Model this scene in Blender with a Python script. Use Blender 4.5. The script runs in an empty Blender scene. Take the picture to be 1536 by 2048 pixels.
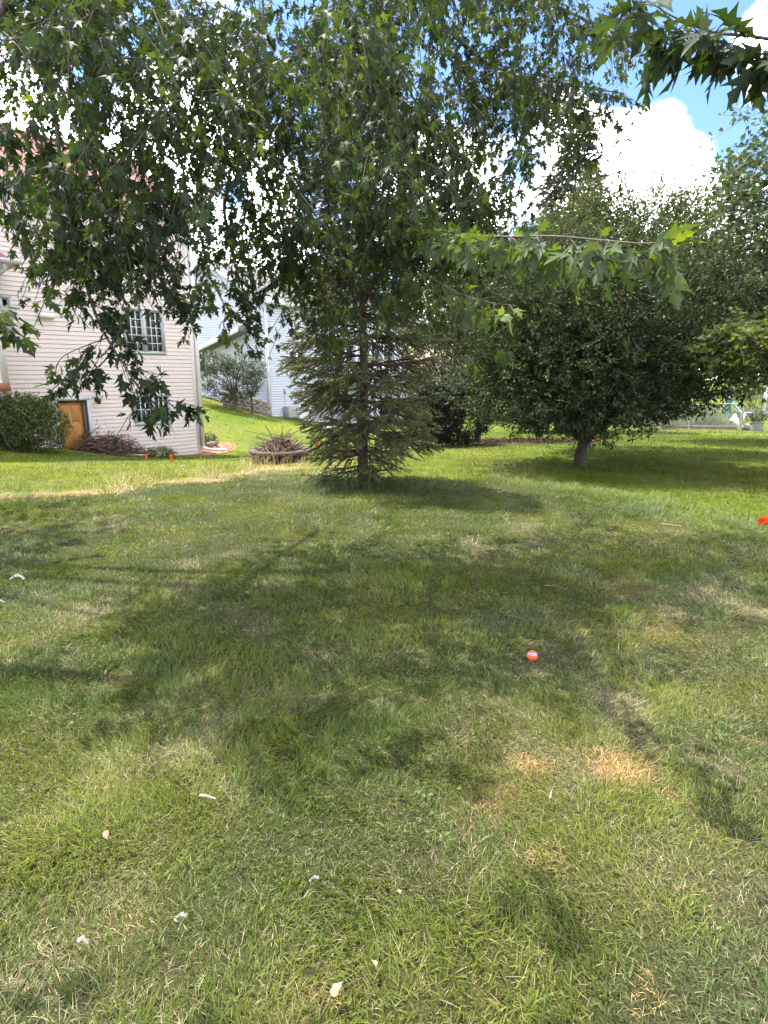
import bpy, math, random
import numpy as np
from mathutils import Vector, Matrix, Quaternion

random.seed(7)
RNG = np.random.default_rng(7)
SC = bpy.context.scene
COL = SC.collection

# ------------------------------------------------------------------ camera
F = 1200.0                       # focal length in pixels of the 1536 x 2048 photograph
PITCH = math.radians(12.87)
EYE = np.array([0.0, 0.0, 1.6])
cam_d = bpy.data.cameras.new('camera')
cam = bpy.data.objects.new('camera', cam_d)
COL.objects.link(cam)
cam.location = EYE
cam.rotation_euler = (math.radians(90) - PITCH, 0, 0)
cam_d.sensor_fit = 'VERTICAL'
cam_d.sensor_height = 36.0
cam_d.sensor_width = 27.0
cam_d.lens = F / 2048 * 36
cam_d.clip_start = 0.05
cam_d.clip_end = 2000
SC.camera = cam

# ------------------------------------------------------------------ light
SUN_EL, SUN_AZ = math.radians(66), math.radians(44)      # azimuth from +Y towards -X
SUN_DIR = Vector((-math.sin(SUN_AZ) * math.cos(SUN_EL), math.cos(SUN_AZ) * math.cos(SUN_EL), math.sin(SUN_EL)))
sun_d = bpy.data.lights.new('sun', 'SUN')
sun_d.energy = 2.0
sun_d.angle = math.radians(0.53)
sun_d.color = (1.0, 0.95, 0.86)
sun = bpy.data.objects.new('sun', sun_d)
sun.rotation_euler = SUN_DIR.to_track_quat('Z', 'Y').to_euler()
sun.location = (-20, 25, 40)
COL.objects.link(sun)

SC.view_settings.view_transform = 'Standard'
SC.view_settings.look = 'None'
SC.view_settings.exposure = 2.85
SC.view_settings.gamma = 1.0
SC.view_settings.use_curve_mapping = False


def pix_dir(px, py):
    a, b = (px - 768) / F, (1024 - py) / F
    d = np.array([a, math.cos(PITCH) + b * math.sin(PITCH), -math.sin(PITCH) + b * math.cos(PITCH)])
    return d


def at(px, py, Y):
    """The point at distance Y (metres ahead) that stands at this place of the photograph."""
    d = pix_dir(px, py)
    return EYE + d * (Y / d[1])


def project(P):
    q = np.asarray(P) - EYE
    z = q[..., 1] * math.cos(PITCH) - q[..., 2] * math.sin(PITCH)
    u = q[..., 1] * math.sin(PITCH) + q[..., 2] * math.cos(PITCH)
    z = np.where(z < 0.05, 0.05, z)
    return 768 + F * q[..., 0] / z, 1024 - F * u / z, z


# sky: Nishita with cumulus clouds, mixed by direction
world = bpy.data.worlds.new('World')
SC.world = world
world.use_nodes = True


def build_world():
    nt = world.node_tree
    N, L = nt.nodes, nt.links
    N.clear()
    out = N.new('ShaderNodeOutputWorld')
    bg = N.new('ShaderNodeBackground')
    bg.inputs['Strength'].default_value = 0.10
    sky = N.new('ShaderNodeTexSky')
    sky.sky_type = 'NISHITA'
    sky.sun_disc = False
    sky.sun_elevation = SUN_EL
    sky.sun_rotation = -SUN_AZ
    sky.air_density = 1.0
    sky.dust_density = 0.6
    sky.ozone_density = 1.6
    tc = N.new('ShaderNodeTexCoord')

    def math_(op, a, b=None, c=None):
        n = N.new('ShaderNodeMath')
        n.operation = op
        for i, v in enumerate((a, b, c)):
            if v is None:
                continue
            if isinstance(v, (int, float)):
                n.inputs[i].default_value = v
            else:
                L.new(v, n.inputs[i])
        return n.outputs[0]

    sep = N.new('ShaderNodeSeparateXYZ')
    L.new(tc.outputs['Generated'], sep.inputs[0])
    den = math_('ADD', math_('MAXIMUM', sep.outputs['Z'], 0.02), 0.22)
    cmb = N.new('ShaderNodeCombineXYZ')
    L.new(math_('DIVIDE', sep.outputs['X'], den), cmb.inputs[0])
    L.new(math_('DIVIDE', sep.outputs['Y'], den), cmb.inputs[1])
    noi = N.new('ShaderNodeTexNoise')
    noi.inputs['Scale'].default_value = 2.1
    noi.inputs['Detail'].default_value = 9
    noi.inputs['Roughness'].default_value = 0.64
    noi.inputs['Distortion'].default_value = 0.25
    L.new(cmb.outputs[0], noi.inputs['Vector'])
    val = noi.outputs[0]
    # the cumulus masses and the blue gap that stand over the yard
    for px, py, rad, amp in ((1235, 240, 9.0, .22), (1330, 330, 10, .19), (1490, 118, 3.6, .34), (1335, 120, 7.0, -.5), (1270, 20, 7, -.4), (1500, 235, 4.5, -.36), (1430, 170, 3, -.2),
                             (400, 300, 9, .22), (480, 470, 6, .25), (470, 390, 2.4, -.4), (860, 400, 8, .24),
                             (60, 240, 5, .26), (700, 130, 12, -.14), (200, 60, 9, -.14), (1010, 90, 7, -.2)):
        d = Vector(pix_dir(px, py)).normalized()
        dot = N.new('ShaderNodeVectorMath')
        dot.operation = 'DOT_PRODUCT'
        L.new(tc.outputs['Generated'], dot.inputs[0])
        dot.inputs[1].default_value = d
        mr = N.new('ShaderNodeMapRange')
        mr.interpolation_type = 'SMOOTHSTEP'
        mr.inputs['From Min'].default_value = math.cos(math.radians(rad))
        mr.inputs['From Max'].default_value = 1.0
        mr.inputs['To Min'].default_value = 0
        mr.inputs['To Max'].default_value = amp
        L.new(dot.outputs['Value'], mr.inputs['Value'])
        val = math_('ADD', val, mr.outputs[0])
    mr = N.new('ShaderNodeMapRange')
    mr.interpolation_type = 'SMOOTHSTEP'
    mr.inputs['From Min'].default_value = 0.40
    mr.inputs['From Max'].default_value = 0.67
    L.new(val, mr.inputs['Value'])
    noi2 = N.new('ShaderNodeTexNoise')
    noi2.inputs['Scale'].default_value = 4.0
    noi2.inputs['Detail'].default_value = 6
    L.new(cmb.outputs[0], noi2.inputs['Vector'])
    ramp = N.new('ShaderNodeValToRGB')
    ramp.color_ramp.elements[0].position = 0.3
    ramp.color_ramp.elements[0].color = (11, 11, 11.4, 1)
    ramp.color_ramp.elements[1].position = 0.55
    ramp.color_ramp.elements[1].color = (23, 22.8, 22.4, 1)
    L.new(noi2.outputs[0], ramp.inputs[0])
    mix = N.new('ShaderNodeMix')
    mix.data_type = 'RGBA'
    L.new(math_('POWER', mr.outputs[0], 2.0), mix.inputs[0])
    dim = N.new('ShaderNodeMix')
    dim.data_type = 'RGBA'
    dim.blend_type = 'MULTIPLY'
    dim.inputs[0].default_value = 1
    L.new(sky.outputs[0], dim.inputs[6])
    dim.inputs[7].default_value = (.32, .385, .50, 1)
    L.new(dim.outputs[2], mix.inputs[6])
    L.new(ramp.outputs[0], mix.inputs[7])
    L.new(mix.outputs[2], bg.inputs['Color'])
    L.new(bg.outputs[0], out.inputs[0])


build_world()

# ------------------------------------------------------------------ noise
_TAB = np.random.default_rng(3).random((256, 256))


def vnoise(x, y, s, seed=0):
    x, y = np.asarray(x) / s + 37.3 + seed * 17.17, np.asarray(y) / s + 91.7 + seed * 5.31
    xi, yi = np.floor(x).astype(int), np.floor(y).astype(int)
    fx, fy = x - xi, y - yi
    fx, fy = fx * fx * (3 - 2 * fx), fy * fy * (3 - 2 * fy)
    a, b = _TAB[xi & 255, yi & 255], _TAB[(xi + 1) & 255, yi & 255]
    c, d = _TAB[xi & 255, (yi + 1) & 255], _TAB[(xi + 1) & 255, (yi + 1) & 255]
    return (a * (1 - fx) + b * fx) * (1 - fy) + (c * (1 - fx) + d * fx) * fy


def fbm(x, y, s, seed=0, o=3):
    r, w, t = 0, 1, 0
    for k in range(o):
        r = r + w * vnoise(x, y, s / 2 ** k, seed + k)
        t += w
        w *= .55
    return r / t


def sstep(a, b, x):
    t = np.clip((np.asarray(x) - a) / (b - a), 0, 1)
    return t * t * (3 - 2 * t)


def unit(v):
    v = np.asarray(v, float)
    return v / np.maximum(np.linalg.norm(v, axis=-1, keepdims=True), 1e-9)


# ------------------------------------------------------------------ terrain
CTRL = []
for px, py, Y in ((0, 890, 17), (60, 893, 17.3), (150, 899, 18.4), (290, 911, 20), (400, 906, 21.6), (440, 893, 23), (500, 862, 26), (410, 806, 31), (470, 818, 32),
                  (545, 833, 33), (620, 842, 35.5), (700, 850, 38), (560, 921, 14), (330, 945, 12), (120, 960, 11), (660, 938, 12), (1158, 935, 11.3), (1536, 935, 11.3),
                  (1000, 890, 16), (1250, 890, 16), (1400, 860, 28), (1536, 862, 28), (1300, 865, 25), (1536, 835, 40), (1000, 878, 20), (728, 962, 9.2), (900, 905, 14), (800, 880, 22)):
    CTRL.append(at(px, py, Y))
for X in (-9, -4.5, 0, 4.5, 9):
    for Y in (-8, -3, 1.5, 4.5, 7.3):
        CTRL.append(np.array([X, Y, 0.0]))
for X, Y, z in ((-30, 0, .3), (30, 0, -.3), (-34, 26, .6), (34, 24, -.8), (40, 45, -1.2), (-45, 55, .8), (0, 60, -1.2), (25, 62, -1.3), (0, -30, 0), (-14, 36, 1.0), (-20, 14, .2)):
    CTRL.append(np.array([X, Y, z]))
CTRL = np.array(CTRL)


def _tps():
    n = len(CTRL)
    d = np.linalg.norm(CTRL[:, None, :2] - CTRL[None, :, :2], axis=2)
    K = np.where(d > 0, d * d * np.log(np.maximum(d, 1e-9)), 0) + np.eye(n) * 2.0
    P = np.hstack([np.ones((n, 1)), CTRL[:, :2]])
    A = np.zeros((n + 3, n + 3))
    A[:n, :n], A[:n, n:], A[n:, :n] = K, P, P.T
    return np.linalg.solve(A, np.concatenate([CTRL[:, 2], np.zeros(3)]))


_W = _tps()


def ground(x, y):
    x, y = np.asarray(x, float), np.asarray(y, float)
    sh = x.shape
    xf, yf = x.ravel(), y.ravel()
    r = np.empty(len(xf))
    for i in range(0, len(xf), 60000):
        a, b = xf[i:i + 60000], yf[i:i + 60000]
        d2 = (a[:, None] - CTRL[None, :, 0]) ** 2 + (b[:, None] - CTRL[None, :, 1]) ** 2
        k = 0.5 * d2 * np.log(np.maximum(d2, 1e-12))
        r[i:i + 60000] = k @ _W[:-3] + _W[-3] + _W[-2] * a + _W[-1] * b
    rad = np.hypot(xf, yf - 15)
    w = sstep(42, 75, rad)
    r = np.clip(r, -2.2, 2.2) * (1 - w) + (-1.0) * w
    r = r + 0.03 * (fbm(xf, yf, 2.6, 5, 2) - .5) + 0.02 * (vnoise(xf, yf, .6, 9) - .5)
    return r.reshape(sh)


def g1(x, y):
    return float(ground(np.array([x]), np.array([y]))[0])


def on_ground(px, py):
    """Where the line of sight through this place of the photograph meets the ground."""
    d = pix_dir(px, py)
    t = np.concatenate([np.arange(.8, 12, .01), np.arange(12, 60, .05)])
    P = EYE + d * t[:, None]
    below = np.nonzero(P[:, 2] <= ground(P[:, 0], P[:, 1]))[0]
    P = P[below[0]] if len(below) else P[-1]
    return np.array([P[0], P[1], g1(P[0], P[1])])


# ------------------------------------------------------------------ materials
def nodes_of(m):
    m.use_nodes = True
    return m.node_tree.nodes, m.node_tree.links, m.node_tree.nodes['Principled BSDF']


def mat(name, col, rough=.7, var=.18, scale=8.0, metal=0.0, bump=0.0, bscale=40.0, spec=.4, stretch=None):
    m = bpy.data.materials.new(name)
    N, L, b = nodes_of(m)
    tc = N.new('ShaderNodeTexCoord')
    src = tc.outputs['Object']
    if stretch:
        mp = N.new('ShaderNodeMapping')
        mp.inputs['Scale'].default_value = stretch
        L.new(src, mp.inputs[0])
        src = mp.outputs[0]
    n = N.new('ShaderNodeTexNoise')
    n.inputs['Scale'].default_value = scale
    n.inputs['Detail'].default_value = 6
    L.new(src, n.inputs['Vector'])
    r = N.new('ShaderNodeValToRGB')
    r.color_ramp.elements[0].position, r.color_ramp.elements[1].position = .3, .7
    r.color_ramp.elements[0].color = tuple(c * (1 - var) for c in col[:3]) + (1,)
    r.color_ramp.elements[1].color = tuple(min(1, c * (1 + var)) for c in col[:3]) + (1,)
    L.new(n.outputs[0], r.inputs[0])
    L.new(r.outputs[0], b.inputs['Base Color'])
    b.inputs['Roughness'].default_value = rough
    b.inputs['Metallic'].default_value = metal
    b.inputs['Specular IOR Level'].default_value = spec
    if bump:
        n2 = N.new('ShaderNodeTexNoise')
        n2.inputs['Scale'].default_value = bscale
        n2.inputs['Detail'].default_value = 8
        L.new(src, n2.inputs['Vector'])
        bp = N.new('ShaderNodeBump')
        bp.inputs['Strength'].default_value = bump
        bp.inputs['Distance'].default_value = .02
        L.new(n2.outputs[0], bp.inputs['Height'])
        L.new(bp.outputs[0], b.inputs['Normal'])
    return m


def leaf_mat(name, trans=.4, rough=.45, spec=.35, warm=(1.25, 1.25, .55), under=1.0, tmul=1.0):
    """Leaf: colour of each leaf from the attribute 'tint', light passing through it tinted yellow-green."""
    m = bpy.data.materials.new(name)
    N, L, b = nodes_of(m)
    at_ = N.new('ShaderNodeAttribute')
    at_.attribute_name = 'tint'
    col = at_.outputs['Color']
    if under != 1.0:
        geo = N.new('ShaderNodeNewGeometry')
        mixu = N.new('ShaderNodeMix')
        mixu.data_type = 'RGBA'
        mixu.blend_type = 'MIX'
        mu = N.new('ShaderNodeMath')
        mu.operation = 'MULTIPLY'
        mu.inputs[1].default_value = under
        L.new(geo.outputs['Backfacing'], mu.inputs[0])
        L.new(mu.outputs[0], mixu.inputs[0])
        L.new(col, mixu.inputs[6])
        mixu.inputs[7].default_value = (.20, .25, .19, 1)
        colb = mixu.outputs[2]
    else:
        colb = col
    L.new(colb, b.inputs['Base Color'])
    b.inputs['Roughness'].default_value = rough
    b.inputs['Specular IOR Level'].default_value = spec
    tr = N.new('ShaderNodeBsdfTranslucent')
    mul = N.new('ShaderNodeMix')
    mul.data_type = 'RGBA'
    mul.blend_type = 'MULTIPLY'
    mul.inputs[0].default_value = 1
    L.new(col, mul.inputs[6])
    mul.inputs[7].default_value = tuple(w * tmul for w in warm) + (1,)
    L.new(mul.outputs[2], tr.inputs[0])
    mx = N.new('ShaderNodeMixShader')
    mx.inputs[0].default_value = trans
    L.new(b.outputs[0], mx.inputs[1])
    L.new(tr.outputs[0], mx.inputs[2])
    L.new(mx.outputs[0], N['Material Output'].inputs[0])
    return m


# ------------------------------------------------------------------ meshes and objects
def mesh(name, V, faces, m, tint=None, smooth=False):
    """V (n,3); faces: one array (f,k) or a list of such arrays; tint (n,3) per vertex."""
    if not isinstance(faces, (list, tuple)):
        faces = [faces]
    V = np.asarray(V, np.float32)
    me = bpy.data.meshes.new(name)
    me.vertices.add(len(V))
    me.vertices.foreach_set('co', V.ravel())
    loops = np.concatenate([np.asarray(f, np.int32).ravel() for f in faces])
    tot = np.concatenate([np.full(len(f), np.asarray(f).shape[1], np.int32) for f in faces])
    start = np.concatenate([[0], np.cumsum(tot)[:-1]]).astype(np.int32)
    me.loops.add(len(loops))
    me.loops.foreach_set('vertex_index', loops)
    me.polygons.add(len(tot))
    me.polygons.foreach_set('loop_start', start)
    me.polygons.foreach_set('loop_total', tot)
    if smooth:
        me.polygons.foreach_set('use_smooth', np.ones(len(tot), bool))
    if tint is not None:
        a = me.attributes.new('tint', 'FLOAT_COLOR', 'POINT')
        t = np.ones((len(V), 4), np.float32)
        t[:, :3] = tint
        a.data.foreach_set('color', t.ravel())
    for mm in (m if isinstance(m, (list, tuple)) else [m]):
        me.materials.append(mm)
    me.update(calc_edges=True)
    return me


def tag(o, label=None, cat=None, group=None, kind=None):
    if label:
        o['label'] = label
    if cat:
        o['category'] = cat
    if group:
        o['group'] = group
    if kind:
        o['kind'] = kind
    return o


def put(name, me, parent=None, kind=None):
    o = bpy.data.objects.new(name, me)
    COL.objects.link(o)
    if parent is not None:
        o.parent = parent
    if kind:
        o['kind'] = kind
    return o


def thing(name, label, cat, loc=(0, 0, 0), rz=0.0, group=None):
    o = bpy.data.objects.new(name, None)
    o.empty_display_size = .2
    COL.objects.link(o)
    o.location = [float(v) for v in loc]
    o.rotation_euler = (0, 0, rz)
    return tag(o, label, cat, group)


class MB:
    """Collects boxes, quads, tubes; builds ONE mesh object."""

    def __init__(s):
        s.v, s.f, s.n = [], {}, 0

    def add(s, V, faces):
        V = np.asarray(V, float)
        for f in (faces if isinstance(faces, (list, tuple)) else [faces]):
            f = np.asarray(f)
            s.f.setdefault(f.shape[1], []).append(f + s.n)
        s.v.append(V)
        s.n += len(V)
        return s

    def box(s, lo, hi, M=None, jitter=0):
        x0, y0, z0 = lo
        x1, y1, z1 = hi
        V = np.array([(x0, y0, z0), (x1, y0, z0), (x1, y1, z0), (x0, y1, z0), (x0, y0, z1), (x1, y0, z1), (x1, y1, z1), (x0, y1, z1)], float)
        if jitter:
            V += RNG.uniform(-jitter, jitter, V.shape)
        if M is not None:
            V = V @ np.array(M)[:3, :3].T + np.array(M)[:3, 3]
        return s.add(V, np.array([(0, 3, 2, 1), (4, 5, 6, 7), (0, 1, 5, 4), (1, 2, 6, 5), (2, 3, 7, 6), (3, 0, 4, 7)]))

    def quad(s, a, b, c, d):
        return s.add([a, b, c, d], np.array([(0, 1, 2, 3)]))

    def poly(s, pts):
        return s.add(pts, np.array([range(len(pts))]))

    def tube(s, P, R, n=6, cap=True):
        V, Fq, caps = tube(P, R, n)
        s.add(V, Fq)
        if cap:
            s.add(V[:n][::-1], np.array([range(n)]))
            s.add(V[-n:], np.array([range(n)]))
        return s

    def me(s, name, m, smooth=False):
        return mesh(name, np.concatenate(s.v), [np.concatenate(a) for a in s.f.values()], m, smooth=smooth)

    def build(s, name, m, parent=None, kind=None, smooth=False, bevel=0):
        o = put(name, s.me(name, m, smooth), parent, kind)
        if bevel:
            b = o.modifiers.new('bevel', 'BEVEL')
            b.width, b.segments, b.limit_method = bevel, 2, 'ANGLE'
        return o


def tube(P, R, n=6):
    P = np.asarray(P, float)
    R = np.broadcast_to(np.asarray(R, float), (len(P),))
    T = np.gradient(P, axis=0)
    T = unit(T)
    ref = np.array([0.0, 0, 1]) if abs(T[:, 2]).mean() < .8 else np.array([1.0, 0, 0])
    A = unit(np.cross(T, ref))
    B = np.cross(T, A)
    ang = np.arange(n) * 2 * math.pi / n
    V = P[:, None] + R[:, None, None] * (np.cos(ang)[None, :, None] * A[:, None] + np.sin(ang)[None, :, None] * B[:, None])
    i = np.arange(len(P) - 1)[:, None] * n
    k = np.arange(n)[None]
    Fq = np.stack([i + k, i + (k + 1) % n, i + n + (k + 1) % n, i + n + k], -1).reshape(-1, 4)
    return V.reshape(-1, 3), Fq, None


def smooth_path(P, m=6):
    """Catmull-Rom through the points."""
    P = np.asarray(P, float)
    Q = np.vstack([2 * P[0] - P[1], P, 2 * P[-1] - P[-2]])
    out = []
    for i in range(1, len(Q) - 2):
        for t in np.arange(m) / m:
            a, b, c, d = Q[i - 1:i + 3]
            out.append(.5 * (2 * b + (c - a) * t + (2 * a - 5 * b + 4 * c - d) * t * t + (-a + 3 * b - 3 * c + d) * t ** 3))
    out.append(P[-1])
    return np.array(out)


# leaf outlines: x across, y along, base at the origin, tip at y = 1
def fan(half, cy=.3, fold=.18, curl=.22):
    right = np.array(half)
    left = right[::-1][:, :] * np.array([-1, 1])
    out = np.vstack([[(0, 0)], right, [(0, 1.0)], left])
    P = np.vstack([[(0, cy)], out])
    z = fold * np.abs(P[:, 0]) - curl * (P[:, 1] - .2) ** 2
    V = np.column_stack([P, z])
    n = len(out)
    Fc = np.array([(0, 1 + i, 1 + (i + 1) % n) for i in range(n)])
    return V, Fc


MAPLE = fan([(.05, -.02), (.33, .05), (.20, .17), (.30, .36), (.53, .68), (.30, .52), (.09, .42), (.23, .68), (.10, .77)], fold=.3, curl=.42)
MAPLE_TINY = fan([(.32, .08), (.50, .62), (.10, .48)], fold=.25, curl=.35)
MAPLE_LOW = fan([(.33, .05), (.20, .18), (.53, .68), (.09, .42), (.23, .70)], fold=.3, curl=.4)
OVATE = (np.array([(0, 0, 0), (.26, .42, .06), (0, 1, -.12), (-.26, .42, .06)]), np.array([(0, 1, 2), (0, 2, 3)]))
OVATE_BIG = (np.array([(0, 0, 0), (.22, .25, .05), (.26, .55, .05), (0, 1, -.14), (-.26, .55, .05), (-.22, .25, .05), (0, .5, 0)]), np.array([(6, 0, 1), (6, 1, 2), (6, 2, 3), (6, 3, 4), (6, 4, 5), (6, 5, 0)]))
NEEDLE = (np.array([(-.07, 0, 0), (.07, 0, 0), (0, 1, 0)]), np.array([(0, 1, 2)]))


def frames(t, nrm):
    t = unit(t)
    nrm = nrm - (nrm * t).sum(1, keepdims=True) * t
    nrm = unit(nrm)
    x = np.cross(t, nrm)
    return np.stack([x, t, nrm], 2)          # columns


def scatter(tmpl, pos, t, nrm, size, tint):
    """A copy of the template at each position: V, F, tint."""
    V0, F0 = tmpl
    M = frames(t, nrm)
    V = np.einsum('nij,vj->nvi', M, V0) * np.asarray(size)[:, None, None] + pos[:, None]
    n, k = len(pos), len(V0)
    Fc = (F0[None] + (np.arange(n) * k)[:, None, None]).reshape(-1, F0.shape[1])
    return V.reshape(-1, 3), Fc, np.repeat(tint, k, 0)


def rand_dirs(n, rng=RNG):
    return unit(rng.normal(size=(n, 3)))


def tints(n, a, b, rng=RNG, var=.18):
    w = rng.random((n, 1))
    c = np.array(a) * (1 - w) + np.array(b) * w
    return c * rng.uniform(1 - var, 1 + var, (n, 1))


M_BARK = mat('bark', (.085, .07, .055), .9, .35, 14, bump=.6, bscale=30, stretch=(1, 1, .25))
M_BARK2 = mat('grey_bark', (.06, .048, .036), .9, .3, 10, bump=.6, bscale=25, stretch=(1, 1, .3))
M_BARKD = mat('dark_bark', (.05, .04, .03), .9, .4, 12, bump=.8, bscale=26, stretch=(1, 1, .25))
M_TWIG = mat('twig', (.07, .05, .035), .85, .3, 20)
M_MAPLE = leaf_mat('maple_leaf', .48, .55, .22, (1.5, 1.35, .4), under=.18, tmul=1.1)
M_LEAF = leaf_mat('broad_leaf', .34, .4, .4, (1.4, 1.3, .45))
M_NEEDLE = leaf_mat('needle', .22, .5, .3, (1.2, 1.2, .6))
M_GRASS = leaf_mat('grass_blade', .34, .5, .22, (1.15, 1.2, .6))

# ------------------------------------------------------------------ lawn
GREEN_A, GREEN_B, GREEN_C = np.array([.066, .103, .015]), np.array([.126, .158, .022]), np.array([.074, .108, .052])
STRAW_A, STRAW_B, STRAW_O = np.array([.36, .31, .17]), np.array([.25, .21, .115]), np.array([.60, .36, .14])

EDGE = np.array([on_ground(px, py)[:2] for px, py in ((0, 1000), (200, 988), (330, 968), (520, 944), (650, 948), (728, 966), (900, 962), (1000, 965), (1200, 998), (1400, 1050), (1536, 1095))])
EDGE = np.vstack([[-14, EDGE[0, 1] - .4], EDGE, [EDGE[-1, 0] + 6, EDGE[-1, 1] - 3.5]])


def edge_dist(x, y):
    return y - np.interp(x, EDGE[:, 0], EDGE[:, 1])


PATCHES = []      # dry spots of the near lawn: x, y, radius, strength
for px, py, rad, s in ((1050, 1530, .065, 1.0), (1215, 1528, .11, 1.0), (1262, 1556, .07, .9), (962, 1618, .05, .8), (1335, 1600, .045, .8), (1495, 1482, .05, .8), (1310, 1995, .07, .8),
                       (1000, 1915, .03, .7), (955, 1975, .03, .7), (415, 1338, .07, .6), (235, 1358, .10, .7), (20, 1330, .07, .5), (915, 1243, .06, .6), (1400, 1420, .12, .35),
                       (205, 1580, .06, .5), (60, 1650, .08, .4), (1080, 1720, .09, .5), (1380, 1790, .06, .4), (260, 1850, .05, .5), (380, 1150, .16, .35), (980, 1130, .3, .35),
                       (1350, 1280, .3, .4), (640, 2000, .06, .5), (700, 1380, .12, .3), (1440, 1660, .08, .4), (545, 1290, .1, .3), (940, 1200, .12, .35), (1250, 1180, .25, .35)):
    p = on_ground(px, py)
    PATCHES.append((p[0], p[1], rad * 1.1, s))
PATCHES = np.array(PATCHES)


def straw_share(x, y):
    e = edge_dist(x, y)
    n = fbm(x, y, .62, 1, 3)
    n2 = fbm(x, y, .28, 21, 2)
    s = .16 + .42 * sstep(.48, .75, n) * sstep(.25, .7, n2) + .22 * sstep(.56, .8, n2)
    s = s + .16 * sstep(0.2, 2.5, x) * sstep(7.5, 4, y)
    o = np.zeros_like(s)
    for px, py, r, k in PATCHES:
        d = np.hypot((x - px) * .8, y - py) / r + .7 * (vnoise(x, y, r * .8, 31) - .5)
        w = k * (1 - sstep(.45, 1.1, d))
        o = np.maximum(o, w)
    s = np.maximum(s, .95 * o)
    far = .04 + .10 * sstep(.55, .8, fbm(x, y, 2.5, 41, 3))
    s = s * (1 - sstep(-.3, .3, e)) + far * sstep(-.3, .3, e)
    s = np.maximum(s, .97 * sstep(.95, .35, np.abs(e - .45) + .7 * (vnoise(x, y, .6, 35) - .5)) * sstep(.2, -.5, x) * (.35 + .65 * sstep(.3, .55, fbm(x, y, .9, 36, 2))))
    return np.clip(s, 0, 1), o


def green_of(x, y):
    e = edge_dist(x, y)
    a = sstep(.35, .7, fbm(x, y, .8, 51, 3))[:, None]
    b = sstep(.55, .8, fbm(x, y, .5, 61, 2))[:, None]
    g = GREEN_A * (1 - a) + GREEN_B * a
    g = g * (1 - .45 * b) + GREEN_C * .45 * b
    far = sstep(-.7, .8, e)[:, None]
    m = sstep(.3, .7, fbm(x, y, 3.0, 71, 3))[:, None]
    m2 = sstep(.5, .75, fbm(x, y, .9, 75, 3))[:, None]
    lush = np.array([.090, .130, .013]) * (1 - m) + np.array([.140, .165, .018]) * m
    lush = lush * (1 - .35 * m2) + np.array([.15, .155, .06]) * .35 * m2
    return g * (1 - far) + lush * far


def lines(a, b, dense, grow=1.16, end=320):
    v = list(np.arange(a, b + 1e-6, dense))
    s, o = dense, []
    p = b
    while p < end:
        s *= grow
        p += s
        o.append(p)
    s, q, p = dense, [], a
    while p > -end:
        s *= grow
        p -= s
        q.append(p)
    return np.array(q[::-1] + v + o)


def build_lawn():
    xs, ys = lines(-13, 13, .2), lines(0, 24, .18)
    X, Y = np.meshgrid(xs, ys)
    Z = ground(X, Y)
    V = np.stack([X, Y, Z], -1).reshape(-1, 3)
    nx = len(xs)
    i, j = np.meshgrid(np.arange(nx - 1), np.arange(len(ys) - 1))
    a = (j * nx + i).ravel()
    Fq = np.stack([a, a + 1, a + 1 + nx, a + nx], 1)
    s, o = straw_share(V[:, 0], V[:, 1])
    g = green_of(V[:, 0], V[:, 1])
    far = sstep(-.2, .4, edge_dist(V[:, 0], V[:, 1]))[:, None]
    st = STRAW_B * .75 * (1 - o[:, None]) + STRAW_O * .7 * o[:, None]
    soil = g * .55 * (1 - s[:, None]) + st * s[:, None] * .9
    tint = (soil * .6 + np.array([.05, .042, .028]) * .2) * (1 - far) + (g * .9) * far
    m = bpy.data.materials.new('lawn')
    N, L, b = nodes_of(m)
    at_ = N.new('ShaderNodeAttribute')
    at_.attribute_name = 'tint'
    tc = N.new('ShaderNodeTexCoord')
    n = N.new('ShaderNodeTexNoise')
    n.inputs['Scale'].default_value = 60
    n.inputs['Detail'].default_value = 8
    n.inputs['Roughness'].default_value = .75
    L.new(tc.outputs['Object'], n.inputs['Vector'])
    r = N.new('ShaderNodeMapRange')
    r.inputs['From Min'].default_value, r.inputs['From Max'].default_value = .3, .7
    r.inputs['To Min'].default_value, r.inputs['To Max'].default_value = .35, 1.6
    L.new(n.outputs[0], r.inputs['Value'])
    n3 = N.new('ShaderNodeTexNoise')
    n3.inputs['Scale'].default_value = 210
    n3.inputs['Detail'].default_value = 5
    L.new(tc.outputs['Object'], n3.inputs['Vector'])
    r3 = N.new('ShaderNodeMapRange')
    r3.inputs['From Min'].default_value, r3.inputs['From Max'].default_value = .35, .65
    r3.inputs['To Min'].default_value, r3.inputs['To Max'].default_value = .3, 1.5
    L.new(n3.outputs[0], r3.inputs['Value'])
    mm = N.new('ShaderNodeMath')
    mm.operation = 'MULTIPLY'
    L.new(r.outputs[0], mm.inputs[0])
    L.new(r3.outputs[0], mm.inputs[1])
    mx = N.new('ShaderNodeVectorMath')
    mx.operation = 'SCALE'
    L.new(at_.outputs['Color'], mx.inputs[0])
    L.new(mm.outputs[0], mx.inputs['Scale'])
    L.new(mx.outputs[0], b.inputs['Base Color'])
    b.inputs['Roughness'].default_value = .95
    b.inputs['Specular IOR Level'].default_value = .1
    bp = N.new('ShaderNodeBump')
    bp.inputs['Strength'].default_value = .8
    bp.inputs['Distance'].default_value = .03
    L.new(n.outputs[0], bp.inputs['Height'])
    L.new(bp.outputs[0], b.inputs['Normal'])
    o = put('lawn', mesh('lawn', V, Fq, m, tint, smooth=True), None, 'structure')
    return o


build_lawn()


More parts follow.
